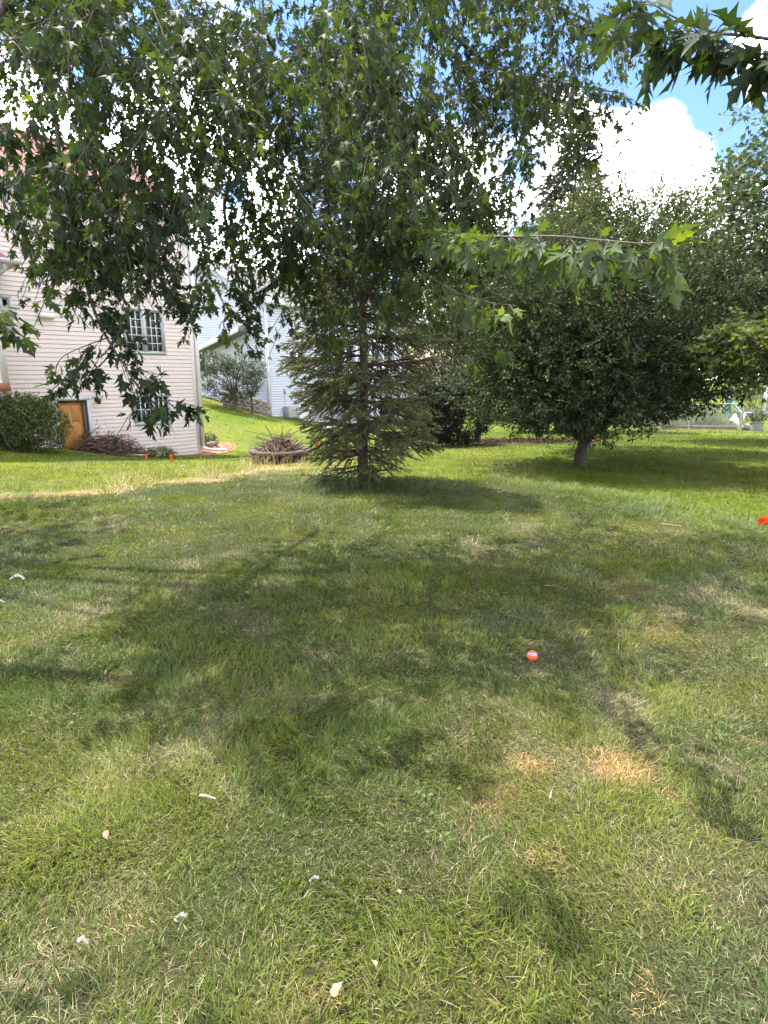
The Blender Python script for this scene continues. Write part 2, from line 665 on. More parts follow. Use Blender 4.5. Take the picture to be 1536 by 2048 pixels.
def blades(name, x, y, az, lean, ln, wd, col, segs, curl, parent=None):
    """Grass blades as real strips: base, bend, tip."""
    z = ground(x, y) - .004
    n = len(x)
    h = np.stack([np.cos(az), np.sin(az), np.zeros(n)], 1)
    side = np.stack([-np.sin(az), np.cos(az), np.zeros(n)], 1)
    tw = RNG.uniform(-.9, .9, n)
    side = side * np.cos(tw)[:, None] + h * np.sin(tw)[:, None]
    B = np.stack([x, y, z], 1)
    up = np.array([0, 0, 1.0])
    d1 = h * np.sin(lean)[:, None] + up * np.cos(lean)[:, None]
    l2 = np.clip(lean + curl, 0, 1.75)
    d2 = h * np.sin(l2)[:, None] + up * np.cos(l2)[:, None]
    w = (wd / 2)[:, None]
    if segs == 2:
        M_ = B + d1 * (ln * .55)[:, None]
        T = M_ + d2 * (ln * .45)[:, None]
        V = np.stack([B - side * w * .8, B + side * w * .8, M_ + side * w, M_ - side * w, T], 1).reshape(-1, 3)
        k = (np.arange(n) * 5)[:, None]
        Fs = [k + np.array([[0, 1, 2, 3]]), k + np.array([[3, 2, 4]])]
        t = np.repeat(col, 5, 0)
    else:
        T = B + (d1 * .6 + d2 * .4) * ln[:, None]
        V = np.stack([B - side * w, B + side * w, T], 1).reshape(-1, 3)
        k = (np.arange(n) * 3)[:, None]
        Fs = [k + np.array([[0, 1, 2]])]
        t = np.repeat(col, 3, 0)
    return put(name, mesh(name, V, Fs, M_GRASS, t), parent, 'stuff')


def wedge(n, y0, y1, marg=1.0):
    Y = np.sqrt(RNG.uniform(y0 ** 2, y1 ** 2, int(n * 1.0)))
    X = RNG.uniform(-1, 1, len(Y)) * (.66 * Y + marg)
    return X, Y


BEDS = []        # places where no grass grows: x, y, radius


def blocked(x, y):
    b = np.zeros(len(x), bool)
    for bx, by, r in BEDS:
        b |= np.hypot(x - bx, y - by) < r
    return b


def grow():
    for y0, y1, dens, segs, wmul, lmul in ((.85, 2.9, 13500, 2, .82, 1.1), (2.9, 5, 7000, 2, 1.15, 1.05), (5, 8, 2900, 2, 1.7, 1.0), (8, 13, 1500, 1, 2.6, 1.05),
                                           (13, 22, 560, 1, 4.2, 1.1), (22, 40, 110, 1, 8.0, 1.2)):
        area = .66 * (y1 ** 2 - y0 ** 2) + 2 * (y1 - y0)
        x, y = wedge(dens * area, y0, y1)
        # grass grows in clumps: thin it out between them
        cl = fbm(x, y, .16, 81, 2)
        s, o = straw_share(x, y)
        keep = RNG.random(len(x)) < (.45 + .9 * sstep(.35, .65, cl)) * 1.0
        keep &= ~blocked(x, y)
        x, y, s, o, cl = x[keep], y[keep], s[keep], o[keep], cl[keep]
        n = len(x)
        isst = RNG.random(n) < s
        far = sstep(-.2, .4, edge_dist(x, y))
        g = green_of(x, y) * RNG.uniform(.72, 1.35, (n, 1))
        g *= np.stack([RNG.uniform(.85, 1.25, n), np.ones(n), RNG.uniform(.7, 1.4, n)], 1)
        k = RNG.random((n, 1))
        st = STRAW_A * k + STRAW_B * (1 - k)
        st = st * (1 - o[:, None] * .85) + STRAW_O * RNG.uniform(.7, 1.2, (n, 1)) * o[:, None] * .85
        col = np.where(isst[:, None], st * RNG.uniform(.7, 1.2, (n, 1)), g)
        flow = fbm(x, y, .45, 91, 2) * 4 * math.pi
        az = flow + RNG.normal(0, 1.0, n)
        up_ = fbm(x, y, .35, 95, 2)
        lean = np.where(isst, RNG.uniform(.9, 1.5, n), np.clip(RNG.normal(.62, .35, n) - .5 * (up_ - .5), .05, 1.45))
        ln = RNG.uniform(.028, .066, n) * (.82 + .62 * sstep(.35, .75, fbm(x, y, .5, 97, 3))) * lmul
        ln = np.where(isst, ln * RNG.uniform(.7, 1.2, n), ln)
        ln = ln * (1 - .3 * o)
        wd = RNG.uniform(.0017, .0052, n) * wmul * np.where(isst, .6, 1)
        curl = RNG.uniform(.0, .8, n)
        blades('grass', x, y, az, lean, ln, wd, col, segs, curl)


def thatch():
    """Short matted blades and clippings that lie between the standing grass."""
    for y0, y1, dens, w in ((.85, 2.9, 8500, 1.1), (2.9, 5.2, 4200, 1.6)):
        x, y = wedge(dens * (.66 * (y1 ** 2 - y0 ** 2) + 2 * (y1 - y0)), y0, y1)
        x, y = x[~blocked(x, y)], y[~blocked(x, y)]
        n = len(x)
        s, o = straw_share(x, y)
        st = RNG.random(n) < np.clip(s * .9 + .18, 0, 1)
        k = RNG.random((n, 1))
        c = np.where(st[:, None], (STRAW_A * k + STRAW_B * (1 - k)) * (1 - o[:, None] * .8) + STRAW_O * o[:, None] * .8, green_of(x, y)) * RNG.uniform(.45, .95, (n, 1))
        blades('grass', x, y, RNG.uniform(0, 6.283, n), RNG.uniform(1.0, 1.5, n), RNG.uniform(.018, .05, n), RNG.uniform(.0022, .0042, n) * w, c, 1, np.zeros(n))


def clover():
    """Broad-leaved weeds and clover scattered through the near lawn."""
    rng = np.random.default_rng(77)
    P, C = [], []
    for px, py, n, r in [(990, 1205, 60, .16), (1440, 1480, 36, .11), (700, 1160, 30, .2), (520, 1420, 16, .14), (860, 1640, 14, .12), (1180, 1380, 16, .14), (120, 1450, 14, .14), (300, 1240, 30, .2), (1300, 1130, 30, .2)]:
        p = on_ground(px, py)
        q = np.column_stack([p[0] + rng.normal(0, r * .6, n), p[1] + rng.normal(0, r * .6, n)])
        P.append(q)
        C.append(np.array([.085, .14, .03]) * rng.uniform(.8, 1.3, (n, 1)))
    P, C = np.concatenate(P), np.concatenate(C)
    n = len(P)
    pos = np.repeat(np.column_stack([P, ground(P[:, 0], P[:, 1]) + rng.uniform(.02, .05, n)]), 3, 0)
    a = np.repeat(rng.uniform(0, 6.28, n), 3) + np.tile([0, 2.09, 4.19], n)
    t = np.column_stack([np.cos(a), np.sin(a), rng.uniform(-.1, .5, 3 * n)])
    V, Fc, T = scatter((OVATE_BIG[0] * np.array([1.7, 1, 1]), OVATE_BIG[1]), pos, t, np.tile([0, 0, 1.0], (3 * n, 1)) + rng.normal(0, .3, (3 * n, 3)), rng.uniform(.006, .012, 3 * n), np.repeat(C, 3, 0))
    put('clover', mesh('clover', V, Fc, M_GRASS, T), None, 'stuff')


def strip_grass(name, path, spread, n, ln, wd, cols, lean, segs=2, marks=None, gr=None):
    """Unmown grass that stands along a line."""
    P = smooth_path([on_ground(px, py) for px, py in path], 10)
    i = RNG.integers(0, len(P) - 1, n)
    t = RNG.random(n)
    q = P[i] * (1 - t)[:, None] + P[i + 1] * t[:, None]
    x, y = q[:, 0] + RNG.normal(0, spread, n), q[:, 1] + RNG.normal(0, spread * .7, n)
    cl = fbm(x, y, .4, 111, 2)
    keep = RNG.random(n) < .15 + 1.2 * sstep(.4, .65, cl)
    x, y = x[keep], y[keep]
    n = len(x)
    w = RNG.random((n, 1))
    col = (np.array(cols[0]) * w + np.array(cols[1]) * (1 - w)) * RNG.uniform(.75, 1.2, (n, 1))
    az = fbm(x, y, .7, 121, 2) * 4 * math.pi + RNG.normal(0, .7, n)
    return blades(name, x, y, az, np.clip(RNG.normal(*lean, n), .02, 1.5), RNG.uniform(*ln, n), RNG.uniform(*wd, n), col, segs, RNG.uniform(.1, .9, n), gr)

# ------------------------------------------------------------------ the pale pink house on the left
M_SIDE1 = mat('pale_pink_siding', (.60, .50, .455), .55, .05, 3, bump=.08, bscale=60, stretch=(1, 1, 4))
M_TRIM1 = mat('cream_trim', (.66, .60, .565), .5, .05, 5)
M_WINFRAME = mat('grey_window_frame', (.36, .38, .37), .5, .06, 6)
M_MUNTIN = mat('white_muntin', (.62, .62, .60), .5, .04, 6)
M_SHINGLE = mat('red_brown_shingle', (.20, .095, .075), .9, .35, 30, bump=.4, bscale=120)
M_SHINGLE2 = mat('grey_shingle', (.16, .155, .15), .9, .3, 30, bump=.4, bscale=120)
M_SOFFIT = mat('soffit', (.5, .46, .43), .7, .06, 6)
M_GUTTER = mat('grey_gutter', (.36, .34, .33), .45, .08, 6)
M_DOOR = mat('orange_oak_door', (.36, .155, .038), .45, .22, 9, bump=.15, bscale=40, stretch=(6, 6, .5))
M_JAMB = mat('dark_brown_jamb', (.055, .035, .028), .6, .2, 10)
M_BEAM = mat('brown_beam', (.26, .105, .05), .7, .2, 8, stretch=(.4, 3, 3))
M_ROOM = mat('dark_room', (.03, .03, .032), .9, .2, 3)
M_CURTAIN = mat('grey_curtain', (.20, .20, .20), .9, .2, 5, stretch=(6, 6, .4))
M_IRON = mat('black_iron', (.02, .018, .017), .5, .2, 20, metal=.3)
M_CONC = mat('concrete', (.22, .21, .19), .9, .2, 12, bump=.3)


def glass_mat():
    m = bpy.data.materials.new('window_glass')
    N, L, b = nodes_of(m)
    tr = N.new('ShaderNodeBsdfTransparent')
    tr.inputs[0].default_value = (.75, .8, .8, 1)
    gl = N.new('ShaderNodeBsdfGlossy')
    gl.inputs['Roughness'].default_value = .03
    fr = N.new('ShaderNodeFresnel')
    fr.inputs['IOR'].default_value = 1.5
    mx = N.new('ShaderNodeMixShader')
    L.new(fr.outputs[0], mx.inputs[0])
    L.new(tr.outputs[0], mx.inputs[1])
    L.new(gl.outputs[0], mx.inputs[2])
    L.new(mx.outputs[0], N['Material Output'].inputs[0])
    return m


M_GLASS = glass_mat()


class Wall:
    """A vertical wall that runs from an origin along a bearing; local x along it, local -y outward, z up."""

    def __init__(s, origin, d):
        s.o = np.array([origin[0], origin[1], 0.0])
        s.d = unit(np.array([d[0], d[1], 0.0]))
        s.rz = math.atan2(s.d[1], s.d[0])
        s.n = np.array([s.d[1], -s.d[0], 0.0])       # outward

    def uv(s, px, py, off=0.0):
        """Local (x, z) of the point of the wall seen at this place of the photograph."""
        d = pix_dir(px, py)
        t = ((s.o + s.n * off - EYE) @ s.n) / (d @ s.n)
        P = EYE + d * t
        return float((P - s.o) @ s.d), float(P[2])


def siding(mb, u0, u1, z0, z1, step, holes, out=.028, clip=None, groove=.021):
    """Lap courses with a lip that stands proud; left out where the holes are."""
    k = 0
    z = z0
    while z < z1 - .01:
        zt = min(z + step, z1)
        zm = (z + zt) / 2
        a, b = u0, u1
        if clip:
            a, b = max(a, clip(zm)[0]), min(b, clip(zm)[1])
        segs = [(a, b)] if b > a else []
        for hu0, hu1, hz0, hz1 in holes:
            if hz0 < zm < hz1:
                new = []
                for p, q in segs:
                    if hu1 <= p or hu0 >= q:
                        new.append((p, q))
                    else:
                        if hu0 > p:
                            new.append((p, hu0))
                        if hu1 < q:
                            new.append((hu1, q))
                segs = new
        for p, q in segs:
            zg = zt - groove
            mb.quad((p, -out, z), (q, -out, z), (q, -out * .72, zg), (p, -out * .72, zg))
            mb.quad((p, -out * .72, zg), (q, -out * .72, zg), (q, -.002, zg + .004), (p, -.002, zg + .004))
            mb.quad((p, -.002, zg + .004), (q, -.002, zg + .004), (q, -.002, zt), (p, -.002, zt))
            mb.quad((p, -.002, z), (q, -.002, z), (q, -out, z), (p, -out, z))
        z = zt


def holed_wall(mb, u0, u1, z0, z1, holes, y0=0.0, y1=.16):
    us = sorted({u0, u1, *[v for h in holes for v in h[:2] if u0 < v < u1]})
    zs = sorted({z0, z1, *[v for h in holes for v in h[2:] if z0 < v < z1]})
    for a, b in zip(us, us[1:]):
        for c, d in zip(zs, zs[1:]):
            um, zm = (a + b) / 2, (c + d) / 2
            if not any(h[0] < um < h[1] and h[2] < zm < h[3] for h in holes):
                mb.box((a, y0, c), (b, y1, d))


def window(parent, u0, u1, z0, z1, sashes, cols, rows, fm, mm, curtain=None, fw=.06, depth=.05):
    f = MB()
    f.box((u0 - fw, -depth, z1), (u1 + fw, .10, z1 + fw)).box((u0 - fw, -depth - .02, z0 - fw), (u1 + fw, .10, z0))
    f.box((u0 - fw, -depth, z0), (u0, .10, z1)).box((u1, -depth, z0), (u1 + fw, .10, z1))
    w = (u1 - u0) / sashes
    for k in range(1, sashes):
        f.box((u0 + k * w - .045, -depth + .006, z0), (u0 + k * w + .045, .10, z1))
    o = f.build('window', fm, parent)
    for k in range(sashes):
        a = u0 + k * w + (.045 if k else 0)
        b = u0 + (k + 1) * w - (.045 if k < sashes - 1 else 0)
        s = MB()
        t = .035
        s.box((a, -.02, z0), (a + t, .05, z1)).box((b - t, -.02, z0), (b, .05, z1)).box((a + t, -.02, z0), (b - t, .05, z0 + t)).box((a + t, -.02, z1 - t), (b - t, .05, z1))
        s.build('sash', fm, o)
        a, b, c, d = a + t, b - t, z0 + t, z1 - t
        mu = MB()
        for i in range(1, cols):
            x = a + (b - a) * i / cols
            mu.box((x - .011, .0, c), (x + .011, .03, d))
        for j in range(1, rows):
            z = c + (d - c) * j / rows
            mu.box((a, .002, z - .011), (b, .028, z + .011))
        if cols > 1 or rows > 1:
            mu.build('muntin', mm, o)
        pw, ph = (b - a) / cols, (d - c) / rows
        pm = MB().box((0, 0, 0), (pw - .022 if cols > 1 else pw, .004, ph - .022 if rows > 1 else ph)).me('pane', M_GLASS)
        for i in range(cols):
            for j in range(rows):
                p = put('pane', pm, o)
                p.location = (a + i * pw + (.011 if cols > 1 else 0), .013, c + j * ph + (.011 if rows > 1 else 0))
    r = MB().box((u0, .5, z0), (u1, .52, z1))
    r.box((u0 - .02, .11, z0), (u0, .5, z1)).box((u1, .11, z0), (u1 + .02, .5, z1)).box((u0, .11, z1), (u1, .5, z1 + .02)).box((u0, .11, z0 - .02), (u1, .5, z0))
    r.build('room_recess', M_ROOM, o)
    if curtain:
        cu = MB()
        xs = np.linspace(u0 + .01, u0 + (u1 - u0) * curtain, 40)
        ys = .3 + .025 * np.sin(np.arange(40) * 1.3)
        for i in range(39):
            cu.quad((xs[i], ys[i], z0 + .01), (xs[i + 1], ys[i + 1], z0 + .01), (xs[i + 1], ys[i + 1], z1 - .01), (xs[i], ys[i], z1 - .01))
        cu.build('curtain', M_CURTAIN, o)
    return o


def shingles(mb, u0, u1, y0, z0, run, rise, n, th=.012):
    """Roof courses from the eave up: each laps over the one below."""
    for k in range(n):
        a, b = k / n, (k + 1) / n
        off = th
        mb.quad((u0, y0 + run * a, z0 + rise * a + off), (u1, y0 + run * a, z0 + rise * a + off), (u1, y0 + run * b, z0 + rise * b), (u0, y0 + run * b, z0 + rise * b))
        mb.quad((u0, y0 + run * a, z0 + rise * a), (u1, y0 + run * a, z0 + rise * a), (u1, y0 + run * a, z0 + rise * a + off), (u0, y0 + run * a, z0 + rise * a + off))


H1C = at(402, 906, 21.3)
W1 = Wall(H1C, (.69, .72))


def build_house_left():
    W = W1
    zb = H1C[2] - .9
    _, ze = W.uv(70, 386)
    H = thing('house', 'pale pink sided house with red-brown shingle roof and orange wooden door, behind the hedge', 'house', W.o, W.rz)
    u_l = -15.0
    # openings
    up0, _ = W.uv(250, 660)
    up1, _ = W.uv(324, 660)
    _, uz1 = W.uv(285, 621)
    _, uz0 = W.uv(290, 704)
    lo0, _ = W.uv(270, 815)
    lo1, _ = W.uv(338, 815)
    _, lz1 = W.uv(305, 792)
    _, lz0 = W.uv(305, 845)
    d0, _ = W.uv(118, 850)
    d1, _ = W.uv(178, 850)
    _, dz1 = W.uv(148, 801)
    dz0 = dz1 - 2.06
    n0, _ = W.uv(4, 622)
    n1, _ = W.uv(19, 622)
    _, nz1 = W.uv(12, 596)
    _, nz0 = W.uv(12, 662)
    t0, _ = W.uv(98, 420)
    _, tz1 = W.uv(100, 425)
    top = (t0, t0 + .75, tz1 - 1.25, tz1)
    holes = [(up0, up1, uz0, uz1), (lo0, lo1, lz0, lz1), (d0, d1, dz0, dz1), (n0, n1, nz0, nz1), top]
    b = MB()
    holed_wall(b, u_l, -.002, zb, ze, holes)
    b.box((u_l, .16, zb), (u_l + .16, 9, ze)).box((-.16, .16, zb), (-.002, 9, ze)).box((u_l, 8.84, zb), (0, 9, ze))
    b.build('wall', M_TRIM1, H)
    s = MB()
    grow_ = [(h[0] - .05, h[1] + .05, h[2] - .05, h[3] + .05) for h in holes]
    siding(s, u_l, -.13, zb, ze - .12, .125, grow_)
    s.build('siding', M_SIDE1, H, 'stuff')
    t = MB()
    t.box((-.13, -.045, zb), (.03, .15, ze - .12))
    t.build('corner_trim', M_TRIM1, H)
    MB().box((u_l, -.028, ze - .12), (.03, .0, ze)).build('frieze_board', M_TRIM1, H)
    window(H, up0, up1, uz0, uz1, 2, 3, 5, M_WINFRAME, M_MUNTIN, curtain=.9)
    window(H, lo0, lo1, lz0, lz1, 2, 3, 2, M_WINFRAME, M_MUNTIN)
    window(H, n0, n1, nz0, nz1, 1, 1, 1, M_WINFRAME, M_MUNTIN)
    window(H, *top, 1, 2, 3, M_TRIM1, M_MUNTIN, curtain=.5)
    # door: recessed, with two short and two long raised panels
    fr = MB()
    fr.box((d0 - .09, -.035, dz0), (d0, .02, dz1)).box((d1, -.035, dz0), (d1 + .09, .02, dz1)).box((d0 - .09, -.035, dz1), (d1 + .09, .02, dz1 + .09))
    fr.build('door_frame', M_WINFRAME, H)
    j = MB()
    j.box((d0, -.01, dz0), (d0 + .03, .16, dz1)).box((d1 - .13, .02, dz0), (d1, .16, dz1)).box((d0 + .03, -.01, dz1 - .03), (d1 - .13, .16, dz1))
    j.build('door_jamb', M_JAMB, H)
    d = MB().box((d0 + .03, .07, dz0), (d1 - .13, .11, dz1 - .03)).build('door', M_DOOR, H)
    w = (d1 - .13 - d0 - .03)
    for a, bb in ((.12, .46), (.54, .88)):
        for c, e in ((.06, .30), (.36, .66), (.72, .95)):
            p = MB().box((d0 + .03 + w * a, .055, dz1 - .03 - 2.0 * e), (d0 + .03 + w * bb, .068, dz1 - .03 - 2.0 * c))
            p.build('door_panel', M_DOOR, d, bevel=.008)
    kn = MB().tube([(d1 - .2, .07, dz0 + 1), (d1 - .2, .02, dz0 + 1)], [.012, .028], 8)
    kn.build('door_knob', M_IRON, d)
    MB().box((d0 - .1, -.25, dz0 - .1), (d1 + .1, .1, dz0)).build('threshold', M_BEAM, H)
    # lantern beside the door
    lu, lz = W.uv(192, 800)
    ln = MB().box((lu - .05, -.06, lz - .05), (lu + .05, -.02, lz + .09)).tube([(lu, -.05, lz + .05), (lu, -.16, lz + .12), (lu, -.2, lz + .06)], .012, 6)
    ln.tube([(lu, -.2, lz + .07), (lu, -.2, lz + .0), (lu, -.2, lz - .12)], [.03, .075, .045], 6)
    ln.tube([(lu - .16, -.05, lz + .06), (lu - .1, -.09, lz + .09), (lu, -.06, lz + .02)], .012, 5).tube([(lu + .2, -.04, lz + .12), (lu + .12, -.07, lz + .03), (lu, -.06, lz + .02)], .012, 5)
    ln.build('wall_lantern', M_IRON, H)
    vu, vz = W.uv(91, 631)
    vm = MB()
    vm.add([(vu - .2, -.02, vz + .08), (vu + .2, -.02, vz + .08), (vu + .2, -.14, vz + .03), (vu - .2, -.14, vz + .03), (vu - .2, -.02, vz - .08), (vu + .2, -.02, vz - .08), (vu + .2, -.14, vz - .07), (vu - .2, -.14, vz - .07)],
           np.array([(0, 3, 2, 1), (3, 7, 6, 2), (0, 4, 7, 3), (1, 2, 6, 5), (4, 5, 6, 7)]))
    vm.build('dryer_vent', M_TRIM1, H)
    # eave, gutter, roof with its ridge parallel to this wall
    e = MB().box((u_l - .3, -.42, ze), (.35, .0, ze + .02)).build('soffit', M_SOFFIT, H)
    g = MB()
    g.box((u_l - .3, -.56, ze + .03), (.36, -.55, ze + .14)).box((u_l - .3, -.55, ze + .02), (.36, -.43, ze + .03)).box((u_l - .3, -.43, ze + .021), (.36, -.42, ze + .17)).box((.35, -.55, ze + .03), (.36, -.43, ze + .14))
    g.build('gutter', M_GUTTER, H)
    r = MB()
    shingles(r, u_l - .3, .45, -.5, ze + .13, 5.0, 2.75, 38)
    r.build('shingle', M_SHINGLE, H, 'stuff')
    rb = MB()
    rb.add([(u_l - .3, -.5, ze + .1), (.44, -.5, ze + .1), (.44, 4.5, ze + 2.85), (u_l - .3, 4.5, ze + 2.85), (u_l - .3, 9.5, ze + .1), (.44, 9.5, ze + .1)],
           np.array([(0, 1, 2, 3), (3, 2, 5, 4), (0, 4, 5, 1)]))
    rb.add([(u_l, .0, ze + .1), (u_l, 9, ze + .1), (u_l, 4.5, ze + 2.6), (0, 0, ze + .1), (0, 9, ze + .1), (0, 4.5, ze + 2.6)], np.array([(0, 1, 2), (3, 5, 4)]))
    rf = rb.build('roof', M_SHINGLE, H)
    MB().tube([(u_l - .3, 4.5, ze + 2.9), (.44, 4.5, ze + 2.9)], .07, 6).build('ridge_cap', M_SHINGLE, rf)
    # downspout at the far corner, with an elbow that runs out over the mulch
    gz = H1C[2]
    ds = MB()
    for (a, c, q) in (((.04, -.10, gz + .28), (.04, -.10, ze), .055),):
        ds.box((a[0] - .05, -.15, a[2]), (a[0] + .06, -.06, c[2]))
    ds.tube(smooth_path([(.045, -.105, gz + .35), (.06, -.12, gz + .2), (.2, -.25, gz + .14), (.55, -.55, gz + .12), (.62, -.62, gz + .12)], 4), .05, 8)
    ds.build('downspout', M_TRIM1, H)
    # bump-out on the left, carried on a brown beam
    bu, bz0 = W.uv(20, 783, 1.1)
    _, bz1 = W.uv(10, 533, 1.1)
    BO = MB().box((u_l, -1.1, bz0 + .22), (bu, -.02, bz1))
    BO.build('bump_out', M_TRIM1, H)
    s2 = MB()
    siding(s2, u_l, bu - .16, bz0 + .22, bz1, .125, [])
    sd = s2.build('siding', M_SIDE1, H, 'stuff')
    sd.location = (0, -1.1, 0)
    MB().box((bu - .16, -1.13, bz0 + .22), (bu + .015, -1.0, bz1)).build('corner_trim', M_TRIM1, H)
    MB().box((u_l, -1.14, bz0), (bu + .02, -.03, bz0 + .218)).build('beam', M_BEAM, H)
    ee = MB().box((u_l, -1.6, bz1), (bu + .35, -.03, bz1 + .03))
    ee.build('bump_out_soffit', M_SOFFIT, H)
    rr = MB()
    rr.add([(u_l, -1.62, bz1 + .06), (bu + .38, -1.62, bz1 + .06), (bu - .3, -.03, bz1 + 1.0), (u_l, -.03, bz1 + 1.0), (bu + .38, -.03, bz1 + .06)], np.array([(0, 1, 2, 3)]))
    rr.add([(bu + .38, -1.62, bz1 + .06), (bu + .38, -.03, bz1 + .06), (bu - .3, -.03, bz1 + 1.0)], np.array([(0, 1, 2)]))
    rr.build('bump_out_roof', M_SHINGLE, H)
    gg = MB().box((u_l, -1.74, bz1 + .0), (bu + .5, -1.62, bz1 + .11)).box((bu + .38, -1.62, bz1 + .0), (bu + .5, -.04, bz1 + .11))
    gg.tube(smooth_path([(bu + .1, -1.66, bz1), (bu + .08, -1.62, bz1 - .18), (bu - .25, -1.3, bz1 - .3), (bu - .8, -1.16, bz1 - .36), (bu - .9, -1.16, bz1 - .8)], 4), .05, 8)
    gg.build('bump_out_gutter', M_GUTTER, H)


build_house_left()

# ------------------------------------------------------------------ the bluish-white house behind
M_SIDE2 = mat('bluish_white_siding', (.54, .56, .625), .55, .04, 3, bump=.06, bscale=60)
M_TRIM2 = mat('white_trim', (.74, .74, .76), .5, .04, 5)
M_STONE = mat('tan_block', (.26, .21, .17), .95, .3, 10, bump=.6, bscale=30)
M_DECK = mat('weathered_deck', (.22, .185, .155), .85, .25, 8, stretch=(1, 1, .3))
H2C = at(540, 834, 33.0)
WR = Wall(H2C, (.57, .82))
WL = Wall(H2C - 9.0 * np.array([.82, -.57, 0]) * 1.0 + np.array([0, 0, 0]), (.82, -.57))     # runs towards the corner


def build_house_far():
    zb = H2C[2] - .8
    _, ze = WR.uv(640, 612)
    Lr, Ll = 13.0, 9.0
    H = thing('house', 'bluish-white sided house on the slope, half hidden behind the spruce', 'house', (H2C[0], H2C[1], 0), WR.rz)
    # local frame of WR: x along the right-hand wall, y into the house (left wall is x = 0)
    def w2(px0, px1, pxm, py0, py1):
        a, _ = WR.uv(px0, (py0 + py1) / 2)
        b, _ = WR.uv(px1, (py0 + py1) / 2)
        _, c = WR.uv(pxm, py1)
        _, d = WR.uv(pxm, py0)
        return a, b, c, d
    win = w2(578, 608, 592, 703, 742)
    bas = w2(600, 640, 618, 806, 829)
    slid = w2(668, 712, 690, 690, 752)
    slid2 = w2(742, 790, 766, 690, 752)
    holes = [win, bas, slid, slid2]
    b = MB()
    holed_wall(b, 0, Lr, zb, ze, holes)
    b.box((0, .16, zb), (.16, Ll, ze)).box((Lr - .16, .16, zb), (Lr, Ll, ze)).box((0, Ll - .16, zb), (Lr, Ll, ze))
    # gable end of the left wall
    pk = ze + Ll / 2 * .5
    b.add([(0, 0, ze), (0, Ll, ze), (0, Ll / 2, pk), (.16, 0, ze), (.16, Ll, ze), (.16, Ll / 2, pk)], np.array([(0, 2, 1), (3, 4, 5)]))
    b.build('wall', M_TRIM2, H)
    s = MB()
    siding(s, .1, Lr, zb, ze, .135, [(h[0] - .05, h[1] + .05, h[2] - .05, h[3] + .05) for h in holes], .06, None, .05)
    s.build('siding', M_SIDE2, H, 'stuff')
    s = MB()
    lw = (-Ll + 0.0)
    # left wall: local x' runs along the wall; built flat, then turned a quarter
    lwin0, lz1 = WL.uv(398, 706)
    lwin1, _ = WL.uv(410, 706)
    _, lz0 = WL.uv(404, 742)
    siding(s, 0, Ll - .1, zb, pk, .135, [(lwin0 - .05, lwin1 + .05, lz0 - .05, lz1 + .05)], .06, groove=.05, clip=lambda z: (0, Ll) if z < ze else ((z - ze) / .5, Ll - (z - ze) / .5))
    o = s.build('siding', M_SIDE2, H, 'stuff')
    o.location = (0, Ll, 0)
    o.rotation_euler = (0, 0, -math.pi / 2)
    q = bpy.data.objects.new('window_wall', None)
    # window of the left wall
    f = MB().box((-.05, Ll - lwin1 - .06, lz0 - .06), (.0, Ll - lwin0 + .06, lz1 + .06))
    fo = f.build('window', M_TRIM2, H)
    MB().box((-.056, Ll - lwin1, lz0), (-.05, Ll - lwin0, lz1)).build('pane', M_GLASS, fo)
    MB().box((-.0515, Ll - lwin1, lz0), (-.0505, Ll - lwin0, lz1)).build('blind', M_CURTAIN, fo)
    MB().box((-.03, -.03, zb), (.1, .1, ze)).build('corner_trim', M_TRIM2, H)
    window(H, *win, 2, 1, 1, M_TRIM2, M_TRIM2)
    window(H, *bas, 2, 1, 1, M_TRIM2, M_TRIM2)
    window(H, *slid, 2, 1, 1, M_TRIM2, M_TRIM2)
    window(H, *slid2, 2, 1, 1, M_TRIM2, M_TRIM2)
    # roof
    r = MB()
    ov = .4
    shingles(r, -ov, Lr + ov, -ov, ze - ov * .5 + .1, Ll / 2 + ov, (Ll / 2 + ov) * .5, 34)
    r.build('shingle', M_SHINGLE2, H, 'stuff')
    rb = MB()
    e0 = ze - ov * .5 + .05
    pz = ze + Ll / 2 * .5 + .05
    rb.add([(-ov, -ov, e0), (Lr + ov, -ov, e0), (Lr + ov, Ll / 2, pz), (-ov, Ll / 2, pz), (-ov, Ll + ov, e0), (Lr + ov, Ll + ov, e0)], np.array([(0, 1, 2, 3), (3, 2, 5, 4)]))
    rb.build('roof', M_SHINGLE2, H)
    fs = MB()
    def plank(mb, p, q, h, t=.03):
        p, q = np.array(p), np.array(q)
        up = np.array([0, 0, h])
        d = np.array([t, 0, 0]) if abs((q - p)[0]) < 1e-6 else np.array([0, t, 0])
        mb.add([p, q, q + up, p + up, p - d, q - d, q - d + up, p - d + up], np.array([(0, 1, 2, 3), (4, 7, 6, 5), (0, 4, 5, 1), (3, 2, 6, 7), (0, 3, 7, 4), (1, 5, 6, 2)]))
    plank(fs, (-ov, -ov, e0 - .14), (-ov, Ll / 2, pz - .14), .2)
    plank(fs, (-ov, Ll + ov, e0 - .14), (-ov, Ll / 2, pz - .14), .2)
    plank(fs, (-ov, -ov, e0 - .14), (Lr + ov, -ov, e0 - .14), .2)
    fs.build('fascia', M_TRIM2, H)
    MB().box((-ov + .01, -ov + .01, e0 - .16), (Lr + ov, -.02, e0 - .14)).build('soffit', M_SOFFIT, H)
    # shed roof over the left wall
    a0, z0 = WL.uv(394, 690, .8)
    a1, z1 = WL.uv(476, 655, .8)
    ya, yb = Ll - a0, Ll - a1
    pr = MB()
